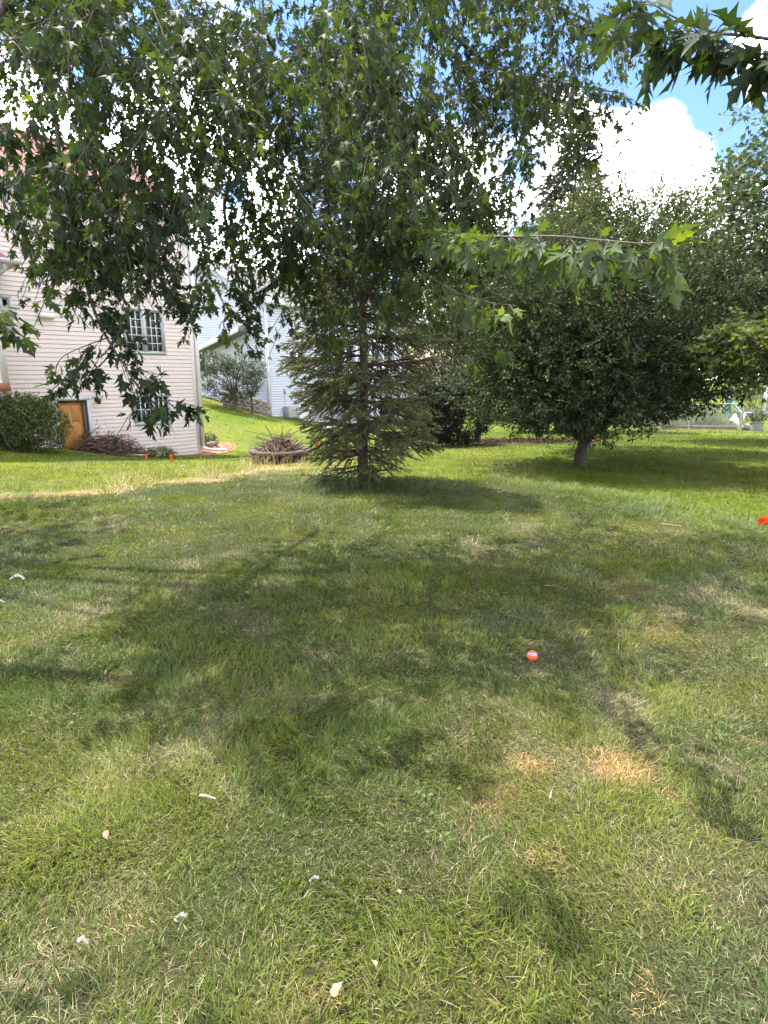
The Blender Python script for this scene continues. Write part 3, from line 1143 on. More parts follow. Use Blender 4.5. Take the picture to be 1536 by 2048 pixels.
    pr.add([(-.8, ya + 1.5, z0 - .55), (-.8, yb, z1), (-.02, yb, z1 + .35), (-.02, ya + 1.5, z0 - .2), (-.8, ya + 1.5, z0 - .75), (-.8, yb, z1 - .2), (-.02, yb, z1 - .2), (-.02, ya + 1.5, z0 - .75)],
           np.array([(0, 1, 2, 3), (4, 7, 6, 5), (1, 5, 6, 2), (0, 3, 7, 4)]))
    pr.build('porch_roof', M_SHINGLE2, H)
    pf = MB()
    pf.add([(-.83, ya + 1.5, z0 - .53), (-.83, yb, z1 + .02), (-.83, yb, z1 - .22), (-.83, ya + 1.5, z0 - .77), (-.80, ya + 1.5, z0 - .53), (-.80, yb, z1 + .02), (-.80, yb, z1 - .22), (-.80, ya + 1.5, z0 - .77)],
           np.array([(0, 3, 2, 1), (4, 5, 6, 7), (0, 1, 5, 4), (3, 7, 6, 2), (0, 4, 7, 3), (1, 2, 6, 5)]))
    pf.build('porch_fascia', M_TRIM2, H)
    # deck against the right-hand wall
    dk0, dz = WR.uv(655, 762, 1.0)
    dk1 = dk0 + 5.2
    for k in range(18):
        MB().box((dk0, -2.6 + k * .143, dz), (dk1, -2.6 + k * .143 + .135, dz + .035)).build('deck_board', M_DECK, H)
    for x in (dk0 + .1, (dk0 + dk1) / 2, dk1 - .1):
        for y in (-2.5, -1.2):
            MB().box((x - .06, y - .06, zb), (x + .06, y + .06, dz - .002)).build('deck_post', M_DECK, H)
    rl = MB().box((dk0, -2.6, dz + .95), (dk1, -2.5, dz + 1.0)).box((dk0, -2.5, dz + .95), (dk0 + .1, -.05, dz + 1.0))
    ro = rl.build('deck_railing', M_TRIM2, H)
    bm = MB().box((-.02, -.02, 0), (.02, .02, .91)).me('baluster', M_TRIM2)
    for x in np.arange(dk0 + .1, dk1, .16):
        p = put('baluster', bm, ro)
        p.location = (x, -2.55, dz + .037)
    # utility boxes and a meter by the basement window
    x0, z0 = WR.uv(565, 830)
    x1, z1 = WR.uv(578, 820)
    gz = z0 - .15
    MB().box((x0, -.5, gz), (x0 + .75, -.06, gz + .62)).build('air_conditioner', M_GUTTER, H, bevel=.02)
    MB().box((x0 + .9, -.45, gz - .1), (x0 + 1.7, -.06, gz + .5)).build('utility_box', M_TRIM2, H, bevel=.02)
    x2, z2 = WR.uv(566, 784)
    MB().box((x2, -.1, z2 - .1), (x2 + .14, -.03, z2 + .16)).tube([(x2 + .07, -.06, z2 - .1), (x2 + .07, -.06, gz + .4)], .02, 6).build('meter', M_GUTTER, H)


build_house_far()


def block_wall(name, label, path, courses, bl, bh, bd, m, zoff=-.15, group=None):
    """Dry-laid wall of cut blocks, each a part."""
    T = thing(name, label, 'retaining wall', path[0], 0, group)
    P = np.array(path, float)
    seg = np.linalg.norm(np.diff(P[:, :2], axis=0), axis=1)
    cum = np.concatenate([[0], np.cumsum(seg)])
    n = int(cum[-1] / bl)
    ms = [MB().box((-bl / 2 + .008, -bd / 2, 0), (bl / 2 - .008, bd / 2, bh - .008), jitter=.012).me('block', m) for _ in range(5)]
    top = P[:, 2].max()
    base = P[0]
    for c in range(courses):
        for i in range(n):
            s = (i + .5 + (.5 if c % 2 else 0)) * bl
            if s > cum[-1]:
                continue
            x, y, z = (np.interp(s, cum, P[:, k]) for k in range(3))
            zz = top + zoff - c * bh if False else z + zoff + c * bh
            a, b = np.interp(s + .05, cum, P[:, 0]) - np.interp(s - .05, cum, P[:, 0]), np.interp(s + .05, cum, P[:, 1]) - np.interp(s - .05, cum, P[:, 1])
            o = put('block', ms[int(RNG.integers(5))], T)
            o.location = (x - base[0], y - base[1], zz - base[2])
            o.rotation_euler = (0, 0, math.atan2(b, a) + RNG.normal(0, .02))
    return T


# retaining wall in front of the far house's left wall
rw = []
for px, py, Y in ((440, 808, 31.5), (485, 818, 32.2), (538, 834, 32.4)):
    p = at(px, py, Y)
    p[2] = g1(p[0], p[1])
    rw.append(p)
ztop = at(500, 803, 32)[2]
block_wall('retaining_wall', 'low tan block retaining wall below the bluish-white house', rw, 5, .32, .17, .25, M_STONE, -.12)
# little wall at the corner of the pink house
cw = [at(410, 896, 22.3), at(426, 897, 22.2), at(431, 893, 22.8)]
for p in cw:
    p[2] = g1(p[0], p[1])
block_wall('retaining_wall', 'short tan block wall at the corner of the pale pink house', cw, 2, .26, .16, .2, M_STONE, -.02)

# roof of a third house far behind the trees
def build_house_third():
    P = at(880, 735, 62)
    H = thing('house', 'distant house with pinkish-brown roof, glimpsed between the trees right of the spruce', 'house', (P[0], P[1], 0), math.radians(-8))
    z = P[2]
    MB().box((-5, 0, -2), (5, 7, z)).build('wall', M_TRIM2, H)
    m = mat('pinkish_brown_shingle', (.42, .27, .235), .9, .2, 12, bump=.3)
    r = MB().add([(-5.4, -.4, z - .1), (5.4, -.4, z - .1), (3, 3.5, z + 2.6), (-3, 3.5, z + 2.6), (-5.4, 7.4, z - .1), (5.4, 7.4, z - .1)], np.array([(0, 1, 2, 3), (3, 2, 5, 4)]))
    r.add([(5.4, -.4, z - .1), (5.4, 7.4, z - .1), (3, 3.5, z + 2.6)], np.array([(0, 1, 2)])).add([(-5.4, 7.4, z - .1), (-5.4, -.4, z - .1), (-3, 3.5, z + 2.6)], np.array([(0, 1, 2)]))
    r.build('roof', m, H)
    MB().box((-2.6, -.04, z - 1.7), (-1.2, .0, z - .5)).build('window', M_GLASS, H)


build_house_third()

# ------------------------------------------------------------------ trees
def prisms(A, B, ra, rb, n=3):
    """A tapered rod from every A to every B: V, quads."""
    A, B = np.asarray(A, float), np.asarray(B, float)
    T = unit(B - A)
    ref = np.where(np.abs(T[:, 2:3]) > .8, np.array([[1.0, 0, 0]]), np.array([[0, 0, 1.0]]))
    X = unit(np.cross(T, ref))
    Y = np.cross(T, X)
    ang = np.arange(n) * 2 * math.pi / n
    ring = np.cos(ang)[None, :, None] * X[:, None] + np.sin(ang)[None, :, None] * Y[:, None]
    ra, rb = np.broadcast_to(ra, len(A)), np.broadcast_to(rb, len(A))
    V = np.concatenate([A[:, None] + ring * ra[:, None, None], B[:, None] + ring * rb[:, None, None]], 1)
    k = np.arange(n)
    q = np.stack([k, (k + 1) % n, n + (k + 1) % n, n + k], 1)
    Fq = (q[None] + (np.arange(len(A)) * 2 * n)[:, None, None]).reshape(-1, 4)
    return V.reshape(-1, 3), Fq


class Leaves:
    def __init__(s):
        s.p, s.t, s.n, s.s, s.c = [], [], [], [], []

    def add(s, p, t, n, size, c):
        s.p.append(p), s.t.append(t), s.n.append(n), s.s.append(size), s.c.append(c)

    def all(s):
        return [np.concatenate(a) for a in (s.p, s.t, s.n, s.s, s.c)]

    def build(s, name, tmpl, m, parent, org=(0, 0, 0)):
        p, t, n, z, c = s.all()
        V, Fc, T = scatter(tmpl, p - np.asarray(org), t, n, z, c)
        return put(name, mesh(name, V, Fc, m, T), parent, 'stuff')


def shoots(lv, B, D, L, k, size, droop, ca, cb, hang=.5, pet=.35, tipc=None, rng=RNG, spread=.9, upn=.8):
    """Leaves in pairs along each shoot; returns the twig ends."""
    n = len(B)
    D = unit(D)
    lat = unit(np.cross(D, np.array([0.02, .01, 1.0])) + rng.normal(0, .15, (n, 3)))
    lat2 = np.cross(D, lat)
    down = np.array([0, 0, -1.0])
    base_c = tints(n, ca, cb, rng, .1)
    for j in range(k):
        s = (j + .5 + rng.uniform(-.25, .25, n)) / k
        P = B + D * (L * s)[:, None] + down * (droop * L * s * s)[:, None]
        a = lat if j % 2 == 0 else lat2
        for sg in (-1, 1):
            sz = size * rng.uniform(.6, 1.2, n) * (1 - .3 * (s > .85))
            t = a * sg * spread + D * .5 + down * hang + rng.normal(0, .35, (n, 3))
            t = unit(t)
            nr = np.array([0, 0, upn]) + a * sg * .35 + rng.normal(0, .45, (n, 3))
            c = base_c * rng.uniform(.75, 1.25, (n, 1))
            if tipc is not None:
                w = (np.clip((s - .55) / .45, 0, 1) * rng.random(n))[:, None]
                c = c * (1 - w) + np.array(tipc) * w
            lv.add(P + t * (pet * sz)[:, None], t, nr, sz, c)
    return B + D * (L * .5)[:, None] + down * (droop * L * .25)[:, None], B + D * L[:, None] + down * (droop * L)[:, None]


def broadleaf(name, label, cat, base, ells, nshoot, k, size, ca, cb, tipc=None, trunk_r=.1, L=(.25, .5), droop=.2, hang=.3, up=.35, tmpl=OVATE, group=None, m_leaf=None, m_bark=None,
              shell=.55, limbs=26, rough=.3, fork=.35, stems=1, twigs=True, spread=.9):
    """ells: (x, y, z, rx, ry, rz) crown lobes in metres, z above the eye's zero level."""
    m_leaf, m_bark = m_leaf or M_LEAF, m_bark or M_BARK
    base = np.asarray(base, float)
    T = thing(name, label, cat, base, 0, group)
    E = np.array(ells, float)
    rng = np.random.default_rng(int(abs(base[0] * 731 + base[1] * 97)) + nshoot)
    w = E[:, 3] * E[:, 4] + E[:, 4] * E[:, 5] + E[:, 3] * E[:, 5]
    pick = rng.choice(len(E), nshoot, p=w / w.sum())
    u = rand_dirs(nshoot, rng)
    az, el = np.arctan2(u[:, 1], u[:, 0]), u[:, 2]
    lump = 1 - rough * .5 + rough * fbm(az * 3 + pick * 7, el * 4, 1.0, 131, 3) * 1.3
    r = (shell + (1 - shell) * rng.random(nshoot) ** .6) * lump
    P = E[pick, :3] + u * E[pick, 3:] * r[:, None]
    keep = P[:, 2] > base[2] + .06
    P, u = P[keep], u[keep]
    n = len(P)
    D = unit(u * .7 + np.array([0, 0, up]) + rng.normal(0, .35, (n, 3)))
    Ln = rng.uniform(*L, n)
    lv = Leaves()
    B0 = P - D * (Ln * .5)[:, None]
    mid, tip = shoots(lv, B0, D, Ln, k, size, droop, ca, cb, hang, .3, tipc, rng, spread)
    cz = E[np.argmax(w), :3]
    tb = MB()
    tops = []
    for sidx in range(stems):
        off = np.array([rng.normal(0, .12), rng.normal(0, .12), 0]) * (stems > 1)
        fk = base + (cz - base) * np.array([.12, .2, fork]) + off * 2
        R = np.linspace(trunk_r, trunk_r * .7, 6)
        R[0] *= 1.35
        pth = np.linspace(base + off + np.array([0, 0, -.15]), fk, 6) + np.vstack([np.zeros(3), rng.normal(0, trunk_r * .12, (5, 3))])
        tb.tube(pth, R, 10)
        tops.append((fk, trunk_r * .7))
    tb.v = [v - base for v in tb.v]
    tr = tb.build('trunk', m_bark, T, smooth=True)
    if limbs:
        lb = MB()
        for q in P[rng.choice(n, min(limbs, n), replace=False)]:
            fk, r0 = tops[int(rng.integers(len(tops)))]
            m1 = fk + (q - fk) * .4 + np.array([0, 0, .12 * np.linalg.norm(q - fk)])
            lb.tube(smooth_path([fk - np.array([0, 0, .05]), m1, q], 4), np.linspace(r0 * .5, r0 * .08, 9), 5, cap=False)
        lb.v = [v - base for v in lb.v]
        lb.build('limb', m_bark, T, 'stuff')
        if twigs:
            V, Fq = prisms(B0 - base, tip - base, .006, .002)
            put('twig', mesh('twig', V, Fq, M_TWIG), T, 'stuff')
    lv.build('foliage', tmpl, m_leaf, T, base)
    return T


def spruce(name, label, base, h, rad, whorls, per, nl, nw, nn, ca, cb, bare=.3, trunk_r=.09, z0=.25, group=None, prof=.75, blen=.30, droop=.25, seed=1, step=.07, thin=1.0, dead=0.0):
    rng = np.random.default_rng(seed)
    base = np.asarray(base, float)
    T = thing(name, label, 'tree', base, 0, group)
    zz = np.linspace(-.15, h, 14)
    P = np.column_stack([rng.normal(0, .012, 14) * (np.arange(14) > 0), rng.normal(0, .012, 14), zz])
    MB().tube(P, np.linspace(trunk_r, .012, 14) * np.where(np.arange(14) == 0, 1.3, 1), 10).build('trunk', M_BARK2, T, smooth=True)
    br = MB()
    A, B, inner = [], [], []
    for wi in range(whorls):
        z = z0 + (h - z0) * (wi / whorls) ** .95
        Lw = rad * (1 - (z / h)) ** prof * (.42 + .58 * min(1, (z - z0 + .1) / 1.3)) + .1
        for b in range(per):
            az = 2 * math.pi * (b + rng.uniform(-.3, .3)) / per + wi * 1.1
            zb = z + rng.uniform(-.2, .2) * (1.6 if trunk_r < .12 else 1)
            L = Lw * rng.uniform(.65, 1.15)
            if rng.random() > thin:
                continue
            out = np.array([math.cos(az), math.sin(az), 0])
            s = np.linspace(0, 1, 7)
            rise = .35 * (z / h) - droop * (1 - z / h) + rng.normal(0, .17)
            path = out[None] * (L * s)[:, None] + np.array([0, 0, 1.0])[None] * (zb + L * (rise * s + .25 * droop * 2 * s ** 3 * .8))[:, None]
            path += rng.normal(0, .012, path.shape) * s[:, None]
            br.tube(path, np.linspace(.016 * (trunk_r / .09) ** .5, .004, 7), 4, cap=False)
            m = max(3, int(L / step))
            for i in range(m):
                f = .18 + .82 * (i + rng.random()) / m
                p = np.array([np.interp(f, s, path[:, c]) for c in range(3)])
                side = np.array([-out[1], out[0], 0]) * (1 if i % 2 else -1)
                d = unit(out * rng.uniform(.5, .9) + side * rng.uniform(.4, .9) + np.array([0, 0, rng.uniform(-.95, .2)]))
                bl = blen * (.35 + .65 * math.sin(math.pi * min(1, .25 + .75 * f) ** 1.2)) * rng.uniform(.6, 1.3)
                A.append(p)
                B.append(p + d * bl)
                inner.append(f < bare * rng.uniform(.7, 1.4) * (1.2 - z / h))
                # a finer fork
                if rng.random() < .8:
                    q = p + d * bl * rng.uniform(.3, .6)
                    d2 = unit(d + side * rng.uniform(-.9, .9) + out * .4 + np.array([0, 0, rng.uniform(-.5, .1)]))
                    A.append(q)
                    B.append(q + d2 * bl * .6)
                    inner.append(inner[-1])
            A.append(path[4])
            B.append(path[5])
            inner.append(False)
            A.append(path[5])
            B.append(path[6] + out * .08)
            inner.append(False)
    br.build('branch', M_TWIG if trunk_r < .12 else M_BARK, T, 'stuff')
    A, B, inner = np.array(A), np.array(B), np.array(inner)
    V, Fq = prisms(A, B, .0045 * (nl / .022), .002 * (nl / .022))
    put('twig', mesh('twig', V, Fq, M_TWIG), T, 'stuff')
    keep = ~inner | (rng.random(len(inner)) < dead)
    A, B, isdead = A[keep], B[keep], inner[keep]
    n = len(A)
    u = rng.random((n, nn))
    P = A[:, None] + (B - A)[:, None] * u[..., None]
    d = unit(B - A)[:, None] * .75 + rng.normal(0, .62, (n, nn, 3))
    P, d = P.reshape(-1, 3), unit(d.reshape(-1, 3))
    c0 = tints(n, ca, cb, rng, .2)
    c0[isdead] = tints(int(isdead.sum()), (.085, .055, .03), (.15, .10, .055), rng)
    c = np.repeat(c0, nn, 0) * rng.uniform(.8, 1.2, (n * nn, 1))
    lv = Leaves()
    # width of the template is relative to its length
    tm = (NEEDLE[0] * np.array([nw / nl / .14, 1, 1]), NEEDLE[1])
    lv.add(P, d, rand_dirs(len(P), rng), np.full(len(P), nl) * rng.uniform(.7, 1.2, len(P)), c)
    lv.build('needle', tm, M_NEEDLE, T)
    return T


# ---- the big silver maple that overhangs the lawn; its trunk, out of view ahead on the left, is set there for its limbs' shadows
MG_A, MG_B, MG_Y = np.array([.012, .024, .009]), np.array([.027, .047, .014]), np.array([.12, .17, .025])
COVER = [      # foliage met in each 96-pixel cell, from the top row down
    [1, 1, .9, 1, 1, .95, 1, 1, 1, .85, .85, .9, .65, .0, .0, .0],
    [.8, .7, .75, 1, 1, 1, 1, 1, 1, .8, .8, .85, .45, 0, 0, 0],
    [.62, .6, .75, .95, 1, 1, 1, 1, .95, .9, .9, .7, .15, 0, 0, 0],
    [.85, 1.05, 1.1, 1.0, .62, .85, 1, 1, 1, .9, .7, .1, 0, 0, 0, 0],
    [.6, 1, 1.1, 1.05, .7, .75, .95, 1, .8, .85, .5, .08, 0, 0, 0, 0],
    [.05, .5, 1, .9, .42, .8, .95, .95, .85, .8, .6, .05, 0, 0, 0, 0],
    [0, .08, 0, .1, .3, .5, .35, .3, .35, .35, .25, 0, 0, 0, 0, 0],
]


def build_maple():
    rng = np.random.default_rng(11)
    root = np.array([-7.6, 6.6, 0.0])
    root[2] = g1(root[0], root[1])
    T = thing('silver_maple', 'big silver maple whose drooping branches hang over the lawn, overhead in the near view', 'tree', root)
    lv = Leaves()
    lb, tw_a, tw_b = MB(), [], []

    def add_shoots(B, D, L, k, size, droop, ca, cb, hang=.75, tipc=None, spread=.8):
        m, t = shoots(lv, B, D, L, k, size, droop, ca, cb, hang, .45, tipc, rng, spread, .55)
        tw_a.append(B), tw_b.append(m)
        tw_a.append(m), tw_b.append(t)

    # hanging sprays seen in the picture
    Bs, Ys = [], []
    for r, row in enumerate([[1] * 16, [1] * 16] + COVER):
        for c, v in enumerate(row):
            top = r < 2
            if top and (c > 12 or (r == 0 and c > 2) or rng.random() < .45):
                continue
            mu = 46 * v ** 1.4
            for _ in range(rng.poisson(mu)):
                px, py = (c + rng.random()) * 96, (r - 2 + rng.random()) * 96
                if px < 440:
                    Y = rng.uniform(3.2, 5.6) if py < 430 else rng.uniform(3.6, 5.0)
                elif px < 860:
                    Y = rng.uniform(3.7, 6.2) if py < 420 else rng.uniform(4.4, 6.4)
                else:
                    Y = rng.uniform(5.0, 7.4) if py < 300 else rng.uniform(4.6, 6.8)
                cl = sstep(.36, .62, vnoise(px, py, 120., 161) * .6 + vnoise(px, py, 52., 165) * .4)
                if rng.random() < (Y / 6.2) ** 1.4 * (.42 + .85 * cl):
                    Bs.append(at(px, py - (18 if r < 7 else 55), Y))
                    Ys.append(Y)
    Bs = np.array(Bs)
    n = len(Bs)
    az = rng.uniform(0, 2 * math.pi, n)
    D = np.column_stack([np.cos(az) * .55, np.sin(az) * .55, -np.ones(n) * rng.uniform(.05, .95, n)])
    L = rng.uniform(.25, .5, n)
    half = rng.random(n)
    a = half < .72
    add_shoots(Bs[a], D[a], L[a], 5, .078, .25, MG_A, MG_B)
    a = ~a
    add_shoots(Bs[a], D[a], L[a], 5, .078, .25, MG_B, MG_B * 1.4, tipc=MG_Y)

    # boughs and hanging strands
    def strand(path, r0, r1, leaf_from=.3, size=.092, ca=MG_A, cb=MG_B, every=.075, side=.22, tipc=None, m=8, k=3, hang=.75):
        P = smooth_path([at(*q) if len(q) == 3 and not isinstance(q, np.ndarray) else q for q in path], m)
        lb.tube(P, np.linspace(r0, r1, len(P)), 6, cap=False)
        seg = np.linalg.norm(np.diff(P, axis=0), axis=1)
        cum = np.concatenate([[0], np.cumsum(seg)])
        if leaf_from >= 1:
            return
        s = np.arange(leaf_from * cum[-1], cum[-1], every)
        B = np.stack([np.interp(s, cum, P[:, c]) for c in range(3)], 1)
        d = unit(np.gradient(P, axis=0))
        Dd = np.stack([np.interp(s, cum, d[:, c]) for c in range(3)], 1)
        q = rand_dirs(len(B), rng)
        q[:, 2] *= .4
        add_shoots(B, Dd * .5 + q * .8 + np.array([0, 0, -.25]), np.full(len(B), side) * rng.uniform(.5, 1.3, len(B)), k, size, .25, ca, cb, hang, tipc)

    W = lambda *v: np.array(v, float)
    # limbs
    lb.tube(smooth_path([root + W(0, 0, -.2), root + W(.03, .05, 1.2), root + W(.1, .1, 2.6), root + W(.3, .4, 4.2)], 5), np.linspace(.36, .2, 16) * np.r_[1.35, 1.1, np.ones(14)], 14)
    strand([root + W(.2, .3, 3.6), W(-5.6, 6.6, 5.8), W(-3.0, 6.3, 6.2), W(-1.4, 5.6, 5.0), (640, -60, 5.2), (706, 60, 5.6), (768, 178, 6.2), (850, 240, 6.8), (930, 330, 7.4), (990, 440, 7.8)], .06, .012, .5, side=.4, every=.06)
    strand([root + W(.1, -.2, 2.9), W(-5.4, 5.0, 4.1), (-120, 40, 4.1), (0, 6, 4.3), (60, -20, 4.8), (200, -60, 6.5), (330, -20, 8)], .075, .02, .45, side=.4)
    strand([root + W(.25, .35, 3.9), W(-5.0, 6.9, 6.2), W(-2.4, 6.8, 6.7), (800, -140, 6.6), (930, -60, 6.6), (1080, 0, 6.8), (1180, 45, 7.2), (1272, 112, 7.3)], .05, .006, .45, .09, side=.3, every=.06)
    strand([W(-2.4, 6.8, 6.7), W(-.6, 6.4, 5.9), (880, 40, 6.2), (1000, 140, 6.8), (1120, 165, 7.2), (1190, 178, 7.3), (1244, 186, 7.3)], .03, .004, .4, .09, side=.28, every=.06)
    strand([(1000, 140, 6.8), (1090, 190, 7.1), (1170, 220, 7.2), (1236, 238, 7.2)], .02, .004, .2, .1, side=.2)
    # the twig at upper right, close to the lens
    strand([W(-2.4, 6.8, 6.7), W(.4, 5.8, 6.3), W(2.3, 4.3, 5.4), (1900, -60, 2.5), (1760, 20, 2.4)], .016, .008, 1)
    strand([(1900, -60, 2.5), (1760, 20, 2.4), (1600, 78, 2.35), (1500, 72, 2.4), (1420, 62, 2.5), (1345, 32, 2.6), (1285, -6, 2.7)], .008, .0025, .22, .11, MG_A, MG_B * 1.3, every=.042, side=.12, k=3)
    # the long twig that reaches out to the right in front of the round tree
    strand([(650, 330, 6.4), (740, 410, 5.6), (830, 445, 4.6), (910, 466, 3.7), (1000, 473, 3.0), (1100, 472, 2.5), (1200, 480, 2.2), (1290, 487, 1.98), (1350, 478, 1.9)], .008, .002, .36, .088, MG_B * 1.4, MG_B * 2.2, every=.04, side=.15, tipc=MG_Y * .75, k=2, hang=.6)
    strand([(760, 480, 5.6), (860, 555, 4.4), (950, 598, 3.9), (1036, 612, 3.6)], .008, .002, .5, .11, MG_B * 1.2, MG_Y, every=.12, side=.14, k=2)
    strand([(800, 520, 5.6), (838, 640, 5.4), (885, 690, 5.3), (935, 722, 5.2), (1010, 690, 5.0)], .008, .002, .8, .1, MG_B * 1.2, MG_Y, every=.14, side=.14, k=2)
    # left-hand hanging bough in front of the house wall
    dk = dict(ca=MG_A * .95, cb=MG_B)
    strand([(62, 20, 4.6), (106, 200, 4.6), (122, 330, 4.5), (150, 470, 4.4), (182, 602, 4.2), (212, 672, 4.1), (255, 741, 4.0), (288, 792, 3.95), (303, 815, 3.9)], .016, .004, .25, side=.24, every=.085, **dk)
    strand([(214, 676, 4.1), (170, 692, 4.05), (128, 712, 4.0), (108, 738, 4.0)], .005, .002, .1, side=.14, every=.075, **dk)
    strand([(228, 702, 4.1), (190, 738, 4.0), (140, 757, 3.95), (108, 775, 3.95)], .005, .002, .25, side=.13, every=.07, **dk)
    strand([(255, 741, 4.0), (290, 742, 3.95), (326, 752, 3.9)], .004, .002, .2, side=.13, every=.075, **dk)
    strand([(300, 805, 3.92), (335, 800, 3.85), (392, 812, 3.8)], .004, .002, .1, side=.12, every=.07, ca=MG_A, cb=MG_B * 1.3)
    strand([(184, 605, 4.2), (232, 640, 4.15), (272, 690, 4.1)], .005, .002, .1, side=.15, every=.075, **dk)
    strand([(150, 470, 4.4), (120, 500, 4.3), (78, 505, 4.2)], .005, .002, .2, side=.14, every=.09, ca=MG_B * 1.4, cb=MG_B * 2.2)
    strand([(172, 560, 4.3), (150, 592, 4.2), (118, 605, 4.2)], .005, .002, .2, side=.13, every=.08, ca=MG_B * 1.4, cb=MG_B * 2.2)
    strand([(-20, 200, 3.7), (14, 300, 3.6), (8, 440, 3.5)], .006, .002, .1, side=.16, **dk)
    strand([(-40, 560, 3.1), (-5, 620, 3.0), (14, 655, 2.95)], .005, .002, .45, .115, side=.12, every=.07, **dk)
    strand([(280, 300, 4.8), (300, 470, 4.7), (318, 555, 4.6), (355, 590, 4.5), (414, 602, 4.45)], .012, .003, .3, side=.2, every=.08, **dk)
    strand([(548, 250, 5.8), (486, 342, 5.6), (454, 385, 5.5), (450, 435, 5.5), (464, 505, 5.4), (480, 562, 5.3), (500, 622, 5.2), (488, 688, 5.1)], .022, .004, .66, side=.18, every=.075, **dk)
    strand([(395, 505, 5), (428, 570, 4.9), (450, 618, 4.8), (446, 650, 4.8)], .007, .002, .2, side=.17, ca=MG_B, cb=MG_Y)
    strand([(560, 480, 5.8), (610, 560, 5.6), (660, 630, 5.5), (640, 680, 5.4)], .007, .002, .2, side=.2, ca=MG_B * 1.4, cb=MG_B * 2.2)
    strand([(524, -20, 6.2), (534, 150, 6.3), (541, 360, 6.3)], .012, .004, 1)
    strand([(620, 130, 6.2), (660, 270, 6.2), (684, 350, 6.1)], .01, .003, .6)
    strand([(150, 180, 4.6), (190, 270, 4.6), (235, 330, 4.55), (300, 400, 4.5)], .012, .003, .05, side=.28, every=.05)
    strand([(60, 240, 4.2), (110, 320, 4.2), (130, 410, 4.15)], .009, .003, .05, side=.26, every=.06)
    strand([(250, 260, 4.8), (310, 330, 4.8), (370, 420, 4.7)], .010, .003, .05, side=.26, every=.055)
    strand([(160, -20, 5.4), (190, 160, 5.4), (205, 290, 5.3), (250, 380, 5.3)], .02, .004, .4)
    strand([(330, -20, 6.4), (360, 80, 6.4), (400, 240, 6.3), (405, 420, 6.1), (420, 520, 6.0)], .016, .004, .4)
    strand([(760, -20, 6.6), (790, 160, 6.7), (830, 320, 6.7), (845, 460, 6.6)], .012, .003, .5)
    strand([(900, -20, 7.6), (930, 90, 7.7), (955, 230, 7.6), (960, 300, 7.6)], .02, .003, .4)
    strand([(850, 240, 6.9), (870, 330, 6.8), (888, 420, 6.7), (920, 520, 6.4)], .012, .003, .4)
    # upper crown out of the picture: it shades the lawn
    gx, gy, gl = np.meshgrid(np.arange(-10, 5.6, .34), np.arange(-6, 11, .34), np.arange(3))
    m = gx.size
    P = np.column_stack([gx.ravel() + rng.uniform(-.2, .2, m), gy.ravel() + rng.uniform(-.2, .2, m), 4.7 + gl.ravel() * 1.1 + rng.uniform(-.5, .6, m)])
    px, py, z = project(P)
    inside = (px > -60) & (px < 1600) & (py > -200) & (P[:, 1] > .5)
    e = ((P[:, 0] + 7.8) / 3.0) ** 2 + ((P[:, 1] - 6.6) / 4.0) ** 2 + rng.normal(0, .18, len(P))
    e = np.where(rng.random(len(P)) < .04, np.minimum(e, ((P[:, 0] + 2) / 8) ** 2 + ((P[:, 1] - 2) / 8.5) ** 2), e)
    P = P[~inside & (e < 1)]
    n = len(P)
    hi = Leaves()
    az = rng.uniform(0, 2 * math.pi, n)
    shoots(hi, P, np.column_stack([np.cos(az), np.sin(az), rng.uniform(-.8, .3, n)]), np.full(n, .5), 4, .15, .3, MG_A, MG_B * 1.2, .6, .4, None, rng)
    hi.build('foliage', MAPLE_TINY, M_MAPLE, T, root)
    for _ in range(18):
        q = P[rng.integers(n)]
        if abs(q[0] + 5) > 3.5 or q[1] < 3:
            continue
        f = root + W(.2, .3, rng.uniform(3, 4.2))
        lb.tube(smooth_path([f, (f + q) / 2 + W(0, 0, .7), q], 5), np.linspace(.05, .010, 11), 6, cap=False)
    lb.v = [v - root for v in lb.v]
    lb.build('branch', M_BARK, T, 'stuff', smooth=True)
    V, Fq = prisms(np.concatenate(tw_a) - root, np.concatenate(tw_b) - root, .0035, .002)
    put('twig', mesh('twig', V, Fq, M_TWIG), T, 'stuff')
    # the 300 leaves that show largest are objects of their own
    p, t, nr, s, c = lv.all()
    cen = p + unit(t) * (s * .4)[:, None]
    px, py, z = project(cen)
    fr = frames(t, nr)
    view = unit(EYE - cen)
    facing = np.abs((fr[:, :, 2] * view).sum(1))
    score = s / z * (.35 + facing) * ((px > 5) & (px < 1531) & (py > 5) & (cen[:, 1] > .5))
    top = np.argsort(-score)[:300]
    rest = np.ones(len(p), bool)
    rest[top] = False
    near = rest & (s / z > np.sort(s / z)[-7000])
    for tm, sel in ((MAPLE, near), (MAPLE_LOW, rest & ~near)):
        V, Fc, Tn = scatter(tm, p[sel] - root, t[sel], nr[sel], s[sel], c[sel])
        put('foliage', mesh('foliage', V, Fc, M_MAPLE, Tn), T, 'stuff')
    shades = np.array([MG_A, (MG_A + MG_B) / 2, MG_B, MG_B * 1.25, MG_B * 1.6, MG_Y * .8, MG_Y])
    ms = []
    for sh in shades:
        V0, F0 = MAPLE
        ms.append(mesh('leaf', V0, F0, M_MAPLE, np.tile(sh, (len(V0), 1))))
    for i in top:
        k = int(np.argmin(((shades - c[i]) ** 2).sum(1)))
        o = put('leaf', ms[k], T)
        M = Matrix(np.vstack([np.hstack([fr[i] * s[i], (p[i] - root)[:, None]]), [0, 0, 0, 1]]).tolist())
        o.matrix_local = M
    print('maple leaves', len(p), 'high', n * 8)


build_maple()

